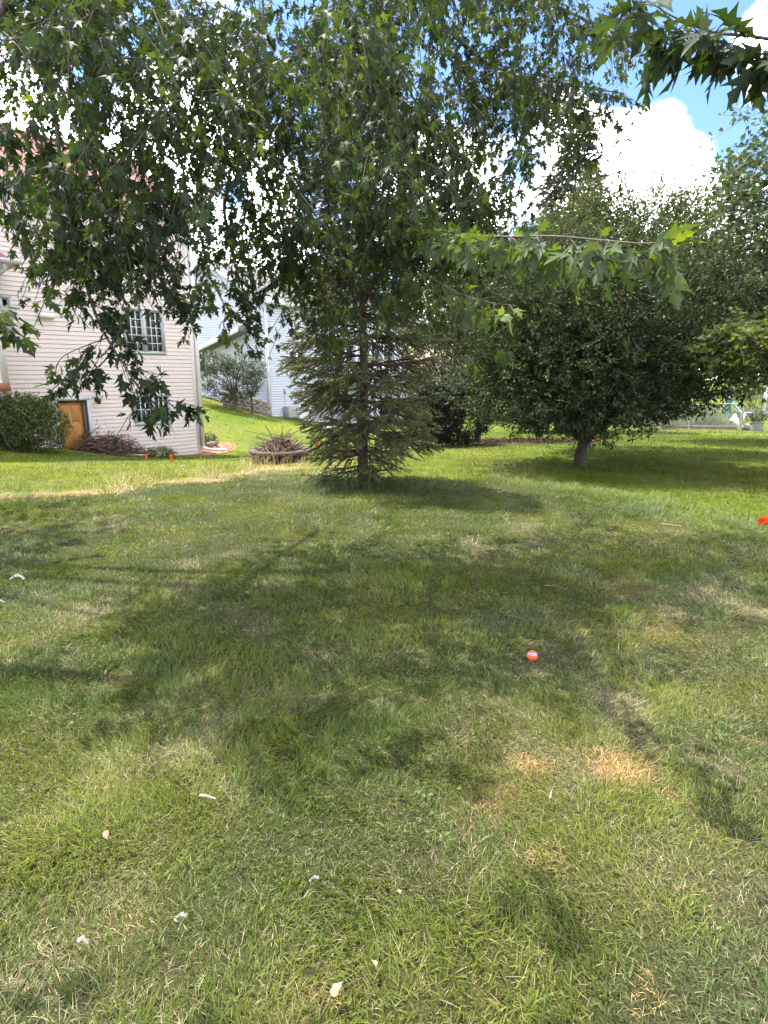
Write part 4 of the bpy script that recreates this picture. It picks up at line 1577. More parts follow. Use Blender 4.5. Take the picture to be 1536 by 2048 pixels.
# ---- young spruce in the middle
SPB = at(728, 964, 9.25)
SPB[2] = g1(SPB[0], SPB[1])
spruce('spruce_tree', 'young spruce in the middle of the view with thin lower branches and bare brown inside', SPB, 6.1, 1.30, 26, 9, .046, .0125, 25, (.074, .100, .030), (.158, .175, .052),
       bare=.36, trunk_r=.085, seed=5, prof=.5, blen=.42, droop=.24, step=.045, dead=.4)

# ---- round tree on the right with a short trunk
b = at(1158, 936, 11.3)
b[2] = g1(b[0], b[1])
broadleaf('round_tree', 'dense dark round-crowned tree with short stout trunk, on the right of the spruce', 'tree', b,
          [(3.95, 11.4, 2.5, 2.6, 2.35, 1.8), (3.3, 11.3, 1.5, 2.35, 2.1, .95), (4.6, 11.3, 1.7, 2.0, 2.0, .9), (3.7, 11.1, 1.2, 1.9, 1.8, .72), (3.9, 11.5, 2.4, 2.0, 1.9, 1.4), (3.8, 11.4, 1.7, 1.7, 1.6, .9), (2.6, 11.4, 2.3, 1.3, 1.3, 1.2), (3.3, 10.3, 2.7, 1.2, 1.0, .9), (4.9, 11.0, 2.6, 1.4, 1.3, 1.1), (3.0, 11.8, 3.0, 1.4, 1.4, 1.0), (4.6, 12, 3.2, 1.5, 1.4, 1.1)],
          7400, 6, .080, (.024, .043, .016), (.052, .075, .028), tipc=(.11, .135, .06), trunk_r=.125, L=(.25, .45), droop=.05, hang=.1, up=.45, fork=.2, limbs=40, rough=.32, m_bark=M_BARKD, spread=.7, shell=.5, m_leaf=leaf_mat('leathery_leaf', .24, .62, .14))
# ---- taller tree behind it
b = at(1172, 905, 15.0)
b[2] = g1(b[0], b[1])
broadleaf('upright_tree', 'taller loose tree with pointed upright shoots standing behind the round tree', 'tree', b,
          [(5.5, 15, 3.6, 2.3, 1.9, 1.7), (5.0, 15, 5.1, .9, .9, 1.0), (6.4, 15.2, 4.9, .8, .8, 1.1), (7.2, 15, 4.6, .9, .9, 1.3), (4.3, 14.8, 4.4, 1.1, 1.0, 1.0), (4.1, 14.6, 3.2, 1.2, 1.2, 1.3)],
          3300, 7, .085, (.034, .056, .018), (.075, .10, .03), tipc=(.11, .12, .045), trunk_r=.12, L=(.35, .6), droop=.0, hang=.05, up=.9, fork=.3, limbs=40, rough=.35, spread=.65)
# ---- yellow-green tree between spruce and round tree
b = at(955, 885, 19.0)
b[2] = g1(b[0], b[1])
broadleaf('leafy_tree', 'loose yellow-green tree between the spruce and the round tree', 'tree', b,
          [(3.0, 19, 3.3, 1.6, 1.4, 1.7), (2.6, 19.2, 4.9, 1.3, 1.2, 1.2), (3.4, 18.6, 2.1, 1.3, 1.2, 1.1), (1.6, 19.6, 3.6, 1.2, 1.1, 1.3)], 2900, 6, .11, (.045, .074, .02), (.09, .125, .03), tipc=(.15, .18, .03), trunk_r=.1, L=(.4, .7), droop=.25, hang=.4, limbs=24)
# ---- very dark rounded shrub under it
b = at(918, 893, 16.3)
b[2] = g1(b[0], b[1])
broadleaf('dark_shrub', 'very dark conical evergreen shrub standing left of the round tree', 'shrub', b,
          [(1.95, 16.4, .55, 1.0, .9, .8), (1.7, 16.5, 1.25, .8, .75, .8), (1.35, 16.6, .6, .8, .8, .8)], 1800, 6, .075, (.007, .012, .008), (.014, .022, .011), trunk_r=.06, L=(.18, .32), droop=.1, hang=.3, limbs=10, rough=.15, shell=.75, m_leaf=leaf_mat('dark_leaf', .08, .5, .3))
# ---- tall spruce far behind
b = at(1118, 872, 27)
b[2] = g1(b[0], b[1])
spruce('spruce_tree', 'tall dark spruce rising behind the round tree against the clouds', b, 12.8, 3.9, 30, 11, .16, .044, 15, (.022, .036, .020), (.045, .062, .034), bare=.3, trunk_r=.2, seed=9, prof=.85, blen=.6, droop=.3, z0=.8, step=.16)

# ---- second silver maple at the right edge
b = np.array([9.6, 10.2, 0.0])
b[2] = g1(b[0], b[1])
broadleaf('silver_maple', 'second silver maple with pale drooping foliage at the right edge', 'tree', b,
          [(8.8, 11.2, 5.2, 3.0, 2.6, 2.2), (7.1, 10.6, 4.2, 1.8, 1.7, 1.4), (8.4, 10.2, 6.4, 2.0, 1.8, 1.1), (7.2, 10.4, 5.6, 1.0, 1.2, .8), (8.6, 11.5, 3.2, 2.2, 1.6, 1.3)], 2000, 5, .112, (.038, .064, .024), (.074, .106, .038), tipc=(.115, .145, .05), trunk_r=.2, L=(.45, .8), droop=.5, hang=.75, up=-.1,
          tmpl=MAPLE_TINY, limbs=30, fork=.4, m_leaf=leaf_mat('pale_maple_leaf', .28, .5, .3, (1.2, 1.25, .55)))
b = np.array([8.3, 8.2, 0.0])
b[2] = g1(b[0], b[1])
broadleaf('maple_sapling', 'low spreading maple branch mass at the right edge below the second silver maple', 'tree', b,
          [(7.6, 9.2, 2.2, 2.3, 1.5, .75), (6.0, 9.0, 2.1, 1.4, 1.0, .5), (5.4, 8.9, 2.1, .8, .5, .22), (8.2, 9.3, 2.9, 1.6, 1.3, .5)], 1000, 5, .108, (.034, .058, .018), (.072, .10, .034), tipc=(.12, .16, .035), trunk_r=.08, L=(.35, .6), droop=.4, hang=.55, up=.1, tmpl=MAPLE_TINY, limbs=24, fork=.6, m_leaf=M_MAPLE)

# ---- broad dark trees behind on the right; their shade lies across the far lawn
BIG = [('dark_tree', 'broad dark tree behind the second silver maple, shading the far lawn', (13.0, 18.2), [(11.6, 18.2, 4.8, 3.6, 2.6, 3.0), (9.0, 18.0, 3.6, 1.8, 1.6, 1.6), (11.2, 17.6, 3.0, 2.4, 1.8, 1.5)], 2000, .17, (.022, .042, .016), (.045, .07, .024)),
       ('broadleaf_tree', 'light leafy tree behind the chain-link fence, farthest right', (26, 46), [(26, 46, 6.5, 5, 4, 5.2)], 620, .34, (.05, .085, .025), (.085, .12, .035)),
       ('broadleaf_tree', 'dark leafy tree behind the chain-link fence, beside the garden bed', (18.5, 43), [(18.5, 43, 5.2, 4.6, 4, 4.6)], 560, .32, (.03, .055, .018), (.055, .085, .026)),
       ('broadleaf_tree', 'rounded tree far behind the upright tree', (12, 46), [(12, 46, 5.0, 4.4, 4, 4.6)], 520, .34, (.035, .06, .02), (.065, .095, .03)),
       ('broadleaf_tree', 'green tree far behind the yellow-green tree', (4.5, 48), [(4.5, 48, 4.0, 4.2, 4, 4.2)], 480, .34, (.04, .07, .02), (.08, .11, .03)),
       ('broadleaf_tree', 'pale green tree top above the roof of the bluish-white house', (-12.2, 56), [(-12.2, 56, 9.2, 3.4, 3.2, 4.2)], 480, .32, (.07, .105, .035), (.11, .15, .045)),
       ('broadleaf_tree', 'green tree right behind the bluish-white house', (-2.5, 60), [(-2.5, 60, 6.0, 5, 4, 6)], 520, .38, (.04, .07, .022), (.075, .11, .03))]
for nm, lab, (x, y), ells, ns, sz, ca, cb in BIG:
    broadleaf(nm, lab, 'tree', (x, y, g1(x, y)), ells, ns, 6, sz, ca, cb, trunk_r=.25, L=(.6, 1.3), droop=.2, hang=.4, limbs=16, rough=.45, twigs=False, shell=.6)


def treeline():
    """Far wood along the horizon: one mass."""
    rng = np.random.default_rng(23)
    lv = Leaves()
    ang = np.radians(rng.uniform(-85, 85, 9000))
    rad = rng.uniform(78, 100, 9000)
    x, y = np.sin(ang) * rad, np.cos(ang) * rad
    hmax = 7 + 6 * fbm(ang * 9, rad * .04, 1.0, 151, 3)
    P = np.column_stack([x, y, -1 + hmax * rng.random(9000) ** .8])
    c = tints(9000, (.03, .055, .02), (.06, .09, .028), rng)
    lv.add(P, rand_dirs(9000, rng), rand_dirs(9000, rng), rng.uniform(1.1, 2.2, 9000), c)
    p, t, n, s, c = lv.all()
    V, Fc, T = scatter(OVATE, p, t, n, s, c)
    o = put('far_trees', mesh('far_trees', V, Fc, M_LEAF, T), None, 'stuff')
    tag(o, 'hazy mass of distant trees along the horizon behind the yards')


treeline()

# ---- shrubs and small plants by the houses
def hedge():
    b = at(48, 892, 16.4)
    b[2] = g1(b[0], b[1])
    x, y, z = b
    return broadleaf('hedge_shrub', 'clipped dark green shrub with its sunlit top put into pale tip colour, left of the orange house door', 'shrub', b,
                     [(x - .25, y, z + .75, 1.15, .85, .75), (x + .55, y - .1, z + .62, .75, .7, .68), (x - 1.2, y + .1, z + .8, 1.0, .8, .75), (x + .1, y, z + 1.05, .8, .6, .45)], 2300, 5, .068, (.028, .056, .013), (.075, .115, .020), tipc=(.27, .31, .06),  # pale tip colour stands in for sunlight on the top
                     trunk_r=.07, L=(.16, .34), droop=.05, hang=.1, up=.6, limbs=14, rough=.2, stems=3, shell=.7)


hedge()
b = at(470, 806, 31.0)
b[2] = g1(b[0], b[1])
broadleaf('yard_tree', 'dark bushy small tree against the left wall of the bluish-white house', 'tree', b,
          [(b[0] - .2, b[1], b[2] + 1.6, 1.7, 1.2, .95), (b[0] + .6, b[1], b[2] + 2.2, 1.1, .9, .7), (b[0] - .9, b[1], b[2] + 2.4, .8, .8, .6)], 800, 6, .10, (.022, .040, .020), (.045, .068, .032), tipc=(.09, .11, .06), trunk_r=.13, L=(.3, .5), limbs=16, shell=.6, fork=.5)
b = at(505, 831, 31.2)
b[2] = g1(b[0], b[1])
broadleaf('sapling', 'thin young sapling with pale leaves and dark guarded trunk on the slope', 'tree', b,
          [(b[0], b[1], b[2] + 1.5, .42, .42, .65), (b[0] - .35, b[1], b[2] + 1.0, .35, .3, .2)], 150, 6, .07, (.09, .12, .05), (.14, .17, .08), trunk_r=.055, L=(.2, .35), limbs=8, fork=.7, up=.6)
b = at(322, 910, 19.0)
b[2] = g1(b[0], b[1])
broadleaf('garden_plant', 'low bright green leafy plant at the foot of the pink wall', 'plant', b, [(b[0], b[1], b[2] + .17, .48, .32, .2)], 260, 5, .045, (.07, .13, .02), (.13, .19, .03), trunk_r=.012, L=(.12, .22), limbs=6, twigs=True, shell=.5)
b = at(418, 878, 22.6)
b[2] = g1(b[0], b[1])
broadleaf('garden_plant', 'narrow-leaved plant behind the block wall at the house corner', 'plant', b, [(b[0], b[1], b[2] + .28, .32, .3, .32)], 150, 5, .07, (.06, .09, .02), (.14, .15, .05), trunk_r=.012, L=(.15, .3), limbs=6, shell=.4, droop=.4)
for px, py, Y, lab, r, h, ca, cb in ((1395, 855, 30.5, 'pale grey-green shrub behind the chain-link fence', 1.0, .75, (.11, .14, .075), (.19, .22, .12)),
                                     (1432, 852, 30.5, 'low yellow-green plants in the garden bed behind the fence', .9, .25, (.12, .16, .03), (.20, .23, .05)),
                                     (1325, 862, 30.0, 'spreading green shrub behind the fence, under the round tree', 1.2, .7, (.06, .085, .03), (.11, .14, .05)),
                                     (1512, 800, 44.0, 'mixed flowering bush beside the white porch post', 1.3, .9, (.10, .12, .06), (.22, .20, .13))):
    b = at(px, py, Y)
    b[2] = g1(b[0], b[1])
    broadleaf('garden_shrub', lab, 'shrub', b, [(b[0], b[1], b[2] + h, r, .6, h)], 260, 5, .10, ca, cb, trunk_r=.03, L=(.25, .4), limbs=8, shell=.5)

# ------------------------------------------------------------------ things on the lawn
def stick_tubes(mb, rng, cen, rad, hgt, n, ln, r, flat=.5):
    for _ in range(n):
        a, q = rng.uniform(0, 2 * math.pi), rng.random() ** .6
        rr = q * np.array(rad)
        p = np.array(cen) + np.array([math.cos(a) * rr[0], math.sin(a) * rr[1], rng.random() * hgt * max(.08, 1 - q ** 1.6)])
        d = unit(rng.normal(size=3) * np.array([1, 1, flat]))
        L = rng.uniform(*ln)
        k = unit(np.cross(d, rng.normal(size=3))) * L * rng.uniform(0, .14)
        P = np.array([p - d * L / 2, p + k, p + d * L / 2])
        P[:, 2] = np.maximum(P[:, 2], cen[2] + .01)
        R = rng.uniform(*r)
        mb.tube(P, [R, R * .8, R * .35], 4)


M_STICK = mat('dry_stick', (.135, .085, .06), .9, .4, 6)
M_STICK2 = mat('brown_brush', (.13, .075, .055), .9, .4, 5)
M_DEADLEAF = leaf_mat('dead_leaf', .2, .7, .2, (1.1, .9, .7))
M_WOOD = mat('grey_timber', (.085, .062, .047), .85, .3, 6, bump=.3, stretch=(.5, 4, 4))
M_WOODD = mat('dark_timber', (.05, .036, .028), .9, .3, 6)


def fire_pit():
    p = at(561, 921, 14.0)
    z = g1(p[0], p[1])
    T = thing('fire_pit', 'low eight-sided timber fire ring with gaps between its short uprights', 'fire pit', (p[0], p[1], z), .2)
    R = .66
    ap = R * math.cos(math.pi / 8)
    side = 2 * R * math.sin(math.pi / 8)
    cm = MB().box((-side / 2 - .03, -.09, 0), (side / 2 + .03, .07, .075), jitter=.006).me('cap_board', M_WOOD)
    um = MB().box((-.03, -.04, -.05), (.03, .04, .20), jitter=.005).me('upright', M_WOOD)
    for k in range(8):
        a = k * math.pi / 4 + .1
        o = put('cap_board', cm, T)
        o.location = (math.cos(a) * ap, math.sin(a) * ap, .202 + (.004 if k % 2 else 0))
        o.rotation_euler = (0, 0, a + math.pi / 2)
        for j in (-.36, -.12, .12, .36):
            u = put('upright', um, T)
            c = np.array([math.cos(a) * ap - math.sin(a) * j * side, math.sin(a) * ap + math.cos(a) * j * side])
            u.location = (c[0], c[1], 0)
            u.rotation_euler = (0, 0, a + math.pi / 2)
    ang = np.linspace(0, 2 * math.pi, 25)
    ring = MB()
    for a, b in zip(ang, ang[1:]):
        ring.quad((math.cos(a) * .5, math.sin(a) * .5, -.02), (math.cos(b) * .5, math.sin(b) * .5, -.02), (math.cos(b) * .5, math.sin(b) * .5, .19), (math.cos(a) * .5, math.sin(a) * .5, .19))
    ring.poly([(math.cos(a) * .5, math.sin(a) * .5, .1) for a in ang[:-1]])
    ring.build('dark_gap_ring', M_WOODD, T)  # dark ring added behind the uprights, stands in for shade in the gaps
    rng = np.random.default_rng(3)
    S = thing('stick_pile', 'heap of dry sticks piled on the timber fire ring', 'stick pile', (p[0], p[1], z + .12))
    mb = MB()
    stick_tubes(mb, rng, (0, 0, .05), (.5, .5), .46, 330, (.2, .8), (.007, .015))
    mb.build('stick', M_STICK, S, 'stuff')
    mb = MB()
    stick_tubes(mb, rng, (0, 0, .02), (.46, .46), .34, 220, (.2, .6), (.007, .014))
    mb.build('stick', M_WOODD, S, 'stuff')
    for P, r in (([(-.1, .1, .42), (-.4, .12, .50), (-.85, .15, .58)], .012), ([(-.12, -.3, .44), (-.02, -.5, .2), (.08, -.74, -.1)], .02), ([(-.3, -.35, .36), (-.16, -.55, .14), (-.02, -.78, -.1)], .017),
                 ([(.1, -.42, .42), (.06, -.46, .25), (.02, -.5, .03)], .018), ([(.25, 0, .25), (.6, -.1, .25), (1.0, -.1, .12)], .008), ([(.0, .0, .4), (.06, .02, .56), (.07, .03, .7)], .01)):
        MB().tube(P, [r, r * .9, r * .5], 6).build('long_stick', M_STICK, S)
    BEDS.append((p[0], p[1], .72))


fire_pit()


def brush_pile():
    p = at(208, 908, 18.4)
    z = g1(p[0], p[1])
    T = thing('brush_pile', 'brown heap of cut brush and twigs in front of the orange door', 'brush pile', (p[0], p[1], z))
    rng = np.random.default_rng(8)
    d = W1.d
    mb = MB()
    stick_tubes(mb, rng, (0, 0, 0), (1.25, .45), .62, 420, (.3, 1.1), (.006, .016), .35)
    mb.build('twig', M_STICK2, T, 'stuff')
    for _ in range(14):
        c = np.array([rng.uniform(-.9, .9), rng.uniform(-.4, .0), rng.uniform(.1, .55)])
        q = rng.uniform(-.5, .5)
        L = rng.uniform(.5, 1.0)
        P = [c + np.array([-L * .5, -.1, -.05]), c + np.array([0, -.05, .08 + q * .1]), c + np.array([L * .5, 0, -.1 + q * .2])]
        MB().tube(smooth_path(P, 4), np.linspace(.022, .01, 9), 6).build('branch', M_STICK, T, smooth=True)
    lv = Leaves()
    n = 1500
    a, r = rng.uniform(0, 2 * math.pi, n), rng.random(n) ** .5
    P = np.column_stack([np.cos(a) * r * 1.25, np.sin(a) * r * .45, rng.uniform(.1, .7, n) * (1 - .8 * r ** 2) + .05])
    lv.add(P, rand_dirs(n, rng), rand_dirs(n, rng), rng.uniform(.035, .07, n), tints(n, (.10, .055, .04), (.19, .12, .09), rng))
    for sx, h in ((-.25, 1.05), (.62, .85), (.3, .8)):
        k = 22
        q = np.column_stack([sx + rng.normal(0, .06, k) + np.linspace(0, .12, k), rng.normal(0, .05, k), np.linspace(.5, h, k)])
        lv.add(q, rand_dirs(k, rng), rand_dirs(k, rng), rng.uniform(.03, .06, k), tints(k, (.10, .055, .04), (.15, .09, .06), rng))
    lv.build('dead_leaf', OVATE, M_DEADLEAF, T)
    BEDS.append((p[0], p[1], .9))


brush_pile()


def mulch():
    rng = np.random.default_rng(4)
    c = at(424, 897, 22.2)
    x0, y0 = c[0] + .15, c[1]
    a = np.linspace(0, 2 * math.pi, 29)[:-1]
    R = np.array([1.0 + .06 * math.sin(3 * t) for t in a])
    rx, ry = .62, 1.5
    V = [(x0, y0, g1(x0, y0) + .05)] + [(x0 + math.cos(t) * r * rx, y0 + math.sin(t) * r * ry, g1(x0 + math.cos(t) * r * rx, y0 + math.sin(t) * r * ry) + .012) for t, r in zip(a, R)]
    m = mat('red_mulch', (.30, .135, .08), .95, .45, 40, bump=.8, bscale=60)
    bed = put('mulch_bed', mesh('mulch_bed', V, np.array([(0, 1 + i, 1 + (i + 1) % 28) for i in range(28)]), m), None, 'structure')
    lv = Leaves()
    n = 900
    t, r = rng.uniform(0, 2 * math.pi, n), rng.random(n) ** .5 * .98
    x, y = x0 + np.cos(t) * r * rx, y0 + np.sin(t) * r * ry
    P = np.column_stack([x, y, ground(x, y) + .02 + .035 * (1 - r)])
    d = rand_dirs(n, rng)
    d[:, 2] *= .25
    lv.add(P, d, np.tile([0, 0, 1.0], (n, 1)) + rng.normal(0, .4, (n, 3)), rng.uniform(.05, .1, n), tints(n, (.22, .09, .05), (.46, .26, .16), rng))
    lv.build('wood_chips', OVATE, M_DEADLEAF, bed)
    BEDS.append((x0, y0, .6))
    BEDS.append((x0, y0 + .7, .5))
    BEDS.append((x0, y0 - .7, .5))
    # strip of mulch under the round tree and the dark shrub, at the back of the lawn
    return


mulch()


def litter_bed():
    """Brown leaf litter behind the round tree."""
    rng = np.random.default_rng(14)
    P0 = at(1040, 888, 17.6)
    m = mat('leaf_litter', (.13, .07, .05), .95, .4, 12, bump=.6)
    a = np.linspace(0, 2 * math.pi, 33)[:-1]
    V = [(P0[0], P0[1], g1(P0[0], P0[1]) + .03)]
    for t in a:
        x, y = P0[0] + math.cos(t) * 2.4, P0[1] + math.sin(t) * 1.5
        V.append((x, y, g1(x, y) + .01))
    bed = put('leaf_litter', mesh('leaf_litter', V, np.array([(0, 1 + i, 1 + (i + 1) % 32) for i in range(32)]), m), None, 'structure')
    lv = Leaves()
    n = 1200
    t, r = rng.uniform(0, 2 * math.pi, n), rng.random(n) ** .5
    x, y = P0[0] + np.cos(t) * r * 2.4, P0[1] + np.sin(t) * r * 1.5
    Pp = np.column_stack([x, y, ground(x, y) + .03])
    lv.add(Pp, rand_dirs(n, rng), np.tile([0, 0, 1.0], (n, 1)) + rng.normal(0, .5, (n, 3)), rng.uniform(.05, .1, n), tints(n, (.12, .06, .045), (.24, .13, .10), rng))
    lv.build('fallen_leaves', OVATE, M_DEADLEAF, bed)


litter_bed()

M_FLAG = leaf_mat('flag_plastic', .35, .45, .4, (1, .9, .8))
M_WIRE = mat('flag_wire', (.25, .25, .25), .4, .1, 20, metal=.6)


def flag(px, py, Y, label, w, h, face, seed, gr='orange marker flags stuck in the lawn', low=.0, swing=1.2):
    rng = np.random.default_rng(seed)
    top = at(px, py, Y)
    z = g1(top[0], top[1])
    T = thing('marker_flag', label, 'flag', (top[0], top[1], z), face, gr)
    H = max(top[2] - z, h + .02)
    MB().tube([(0, 0, -.05), (.004, 0, H * .5), (0, 0, H)], .0025, 5).build('wire', M_WIRE, T)
    nx, nz = 7, 6
    V = []
    for i in range(nx):
        for j in range(nz):
            u, v = i / (nx - 1), j / (nz - 1)
            fold = math.cos(swing * u)
            V.append((w * u * fold, .035 * math.sin(5 * u + 1.5 * v + seed) * u, H - h * v - w * u * math.sin(swing * u) * .75))
    V = np.array(V) + rng.normal(0, .002, (nx * nz, 3))
    Fq = np.array([(i * nz + j, (i + 1) * nz + j, (i + 1) * nz + j + 1, i * nz + j + 1) for i in range(nx - 1) for j in range(nz - 1)])
    o = put('flag_sheet', mesh('flag_sheet', V, Fq, M_FLAG, np.tile([.85, .07, .012], (len(V), 1)), smooth=True), T)
    s = o.modifiers.new('thickness', 'SOLIDIFY')
    s.thickness = .0012


flag(290, 908, 15.5, 'orange marker flag near the brush pile, leftmost of the four by the houses', .12, .16, .2, 1)
flag(340, 909, 15.3, 'orange marker flag in front of the bright green garden plant', .13, .17, .1, 2)
flag(634, 884, 14.6, 'orange marker flag left of the grey post', .10, .14, .4, 3)
flag(684, 889, 13.6, 'orange marker flag right of the grey post beside the spruce', .10, .13, .2, 4)
flag(1543, 1056, 6.3, 'square orange marker flag at the right edge of the lawn', .13, .10, math.pi - .15, 5, swing=.25)


def ball():
    p = on_ground(1064, 1320)
    r = .030
    m = bpy.data.materials.new('ball_print')
    N, L, b = nodes_of(m)
    tc = N.new('ShaderNodeTexCoord')
    sep = N.new('ShaderNodeSeparateXYZ')
    L.new(tc.outputs['Object'], sep.inputs[0])
    mm = N.new('ShaderNodeMath')
    mm.operation = 'MULTIPLY_ADD'
    L.new(sep.outputs['Y'], mm.inputs[0])
    mm.inputs[1].default_value = .35
    L.new(sep.outputs['Z'], mm.inputs[2])
    rp = N.new('ShaderNodeValToRGB')
    cr = rp.color_ramp
    cr.interpolation = 'CONSTANT'
    cr.elements[0].position, cr.elements[0].color = 0, (.85, .10, .03, 1)
    cr.elements[1].position, cr.elements[1].color = .60, (.5, .45, .52, 1)
    for pos, c in ((.62, (.09, .12, .28, 1)), (.68, (.75, .68, .75, 1)), (.705, (.85, .10, .03, 1))):
        e = cr.elements.new(pos)
        e.color = c
    mr = N.new('ShaderNodeMapRange')
    mr.inputs['From Min'].default_value, mr.inputs['From Max'].default_value = -.045, .045
    L.new(mm.outputs[0], mr.inputs['Value'])
    L.new(mr.outputs[0], rp.inputs[0])
    L.new(rp.outputs[0], b.inputs['Base Color'])
    b.inputs['Roughness'].default_value = .55
    V, Fq = [], []
    nu, nv = 24, 14
    for j in range(nv + 1):
        th = math.pi * j / nv
        for i in range(nu):
            ph = 2 * math.pi * i / nu
            rr = r * (1 - .02 * (abs(math.sin(3 * ph)) > .97))
            V.append((rr * math.sin(th) * math.cos(ph), rr * math.sin(th) * math.sin(ph), rr * math.cos(th)))
    Fq = [(j * nu + i, (j + 1) * nu + i, (j + 1) * nu + (i + 1) % nu, j * nu + (i + 1) % nu) for j in range(nv) for i in range(nu)]
    o = put('ball', mesh('ball', V, np.array(Fq), m, smooth=True))
    o.location = (p[0], p[1], p[2] + r * .72)
    o.rotation_euler = (.15, .12, .3)
    tag(o, 'small orange ball with a blue and white stripe lying in the grass', 'ball')


ball()

M_FEATHER = leaf_mat('feather', .3, .7, .2, (1, 1, 1))


def feather(px, py, size, label, seed, cat='feather', gr='small white bits lying in the grass', col=(.38, .36, .33), h=.045):
    rng = np.random.default_rng(seed)
    p = on_ground(px, py)
    lv = Leaves()
    n = 16
    u = np.linspace(0, 1, n)
    a = rng.uniform(-.4, .4)
    P = np.column_stack([(u - .5) * size * math.cos(a), (u - .5) * size * math.sin(a), h + .35 * size * np.sin(u * math.pi)])
    t = np.column_stack([np.full(n, .5), np.where(np.arange(n) % 2, 1, -1) * .5, rng.uniform(-.8, .0, n)])
    lv.add(P, t, rng.normal(0, .4, (n, 3)) + [0, -.5, 1], np.full(n, size * .30) * rng.uniform(.6, 1.2, n), np.tile(col, (n, 1)) * rng.uniform(.8, 1.1, (n, 1)))
    pp, t, nn, s, c = lv.all()
    V, Fc, Tn = scatter((OVATE[0] * np.array([1.0, 1, 1]), OVATE[1]), pp, t, nn, s, c)
    o = put(cat.replace(' ', '_'), mesh(cat, V, Fc, M_FEATHER, Tn))
    o.location = p
    tag(o, label, cat, gr)


feather(35, 1167, .10, 'curled white scrap lying in the shaded grass at the left', 1, 'white scrap')
feather(3, 1216, .05, 'tiny white scrap at the left edge below the curled scrap', 2, 'white scrap')
feather(168, 1908, .036, 'pinkish white feather in the near grass at lower left', 3)
feather(363, 1862, .032, 'small white feather in the near grass right of the pinkish one', 4)
feather(628, 1786, .028, 'small fluffy white feather below the pale stick', 5)
feather(365, 938, .10, 'white scrap behind the second flag by the house', 6, 'white scrap')


def stick(px, py, ln, r, ang, label, col=M_STICK, h=.045):
    p = on_ground(px, py)
    d = np.array([math.cos(ang), math.sin(ang), .05]) * ln / 2
    o = MB().tube(smooth_path([-d, np.array([.0, .002, .002]), d], 3), np.linspace(r, r * .5, 7), 6).build('stick', col, smooth=True)
    o.location = (p[0], p[1], p[2] + h)
    tag(o, label, 'stick', 'sticks lying in the lawn')


M_PALE = mat('pale_stick', (.30, .23, .16), .8, .2, 30)
stick(417, 1616, .07, .006, -.35, 'short pale stick in the near grass at lower left', M_PALE)
stick(1378, 1357, .13, .004, .35, 'thin brown stick in the grass right of the ball')
stick(1102, 1184, .10, .006, -.3, 'dark grey twig in the grass above the ball')
stick(1342, 1058, .20, .005, -.75, 'pale forked twig near the unmown strip on the right', M_PALE)
stick(1100, 1612, .04, .004, 1.2, 'tiny pale curled twig between the dry patches', M_PALE)


def dead_leaf(px, py, size, label, seed):
    p = on_ground(px, py)
    rng = np.random.default_rng(seed)
    V0, F0 = fan([(.18, .02), (.36, .2), (.30, .42), (.38, .6), (.16, .78)], fold=.4, curl=.5)
    V = V0 * size
    o = put('fallen_leaf', mesh('fallen_leaf', V, F0, M_DEADLEAF, np.tile(np.array([.34, .23, .15]) * rng.uniform(.75, 1.15), (len(V), 1))))
    o.location = (p[0], p[1], p[2] + .05)
    o.rotation_euler = (rng.uniform(-.5, .5), rng.uniform(-.5, .5), rng.uniform(0, 6))
    tag(o, label, 'leaf', 'fallen leaves on the lawn')


dead_leaf(668, 2030, .04, 'dry tan leaf at the bottom edge of the view', 1)
dead_leaf(800, 1815, .026, 'dry brown leaf lying below the middle of the near lawn', 2)
dead_leaf(215, 1688, .03, 'faded brown leaf in the grass at lower left', 3)
dead_leaf(752, 1965, .022, 'small dry leaf near the bottom, right of the tan leaf', 4)


def post():
    p = at(661, 941, 12.4)
    z = g1(p[0], p[1])
    T = thing('metal_post', 'grey metal post standing between two flags, left of the spruce', 'post', (p[0], p[1], z))
    h = at(657, 850, 12.4)[2] - z
    m = mat('galvanised', (.30, .31, .31), .5, .12, 12, metal=.5)
    MB().box((-.045, -.02, -.1), (.045, -.014, h)).box((-.045, -.014, -.1), (-.039, .02, h)).box((.039, -.014, -.1), (.045, .02, h)).build('channel', m, T)
    MB().box((-.16, -.14, h - .06), (.22, .16, h - .03)).box((-.1, -.08, h - .12), (.14, .1, h - .062)).build('bracket', m, T)


post()


def low_edging():
    """Row of pale red edging bricks seen through the spruce's lower boughs."""
    a, b = at(764, 908, 15.0), at(852, 901, 15.6)
    T = thing('brick_edging', 'short row of pale red bricks on the lawn behind the spruce', 'brick edging', (a[0], a[1], g1(a[0], a[1])))
    m = mat('pale_red_brick', (.42, .22, .17), .9, .3, 14, bump=.4)
    ms = [MB().box((-.095, -.05, 0), (.095, .05, .07), jitter=.006).me('brick', m) for _ in range(3)]
    n = 6
    for i in range(n):
        q = a + (b - a) * (i + .5) / n
        o = put('brick', ms[i % 3], T)
        z = g1(q[0], q[1])
        o.location = (q[0] - a[0], q[1] - a[1], z - g1(a[0], a[1]) + .01)
        o.rotation_euler = (0, 0, math.atan2(b[1] - a[1], b[0] - a[0]) + RNG.normal(0, .12))


low_edging()


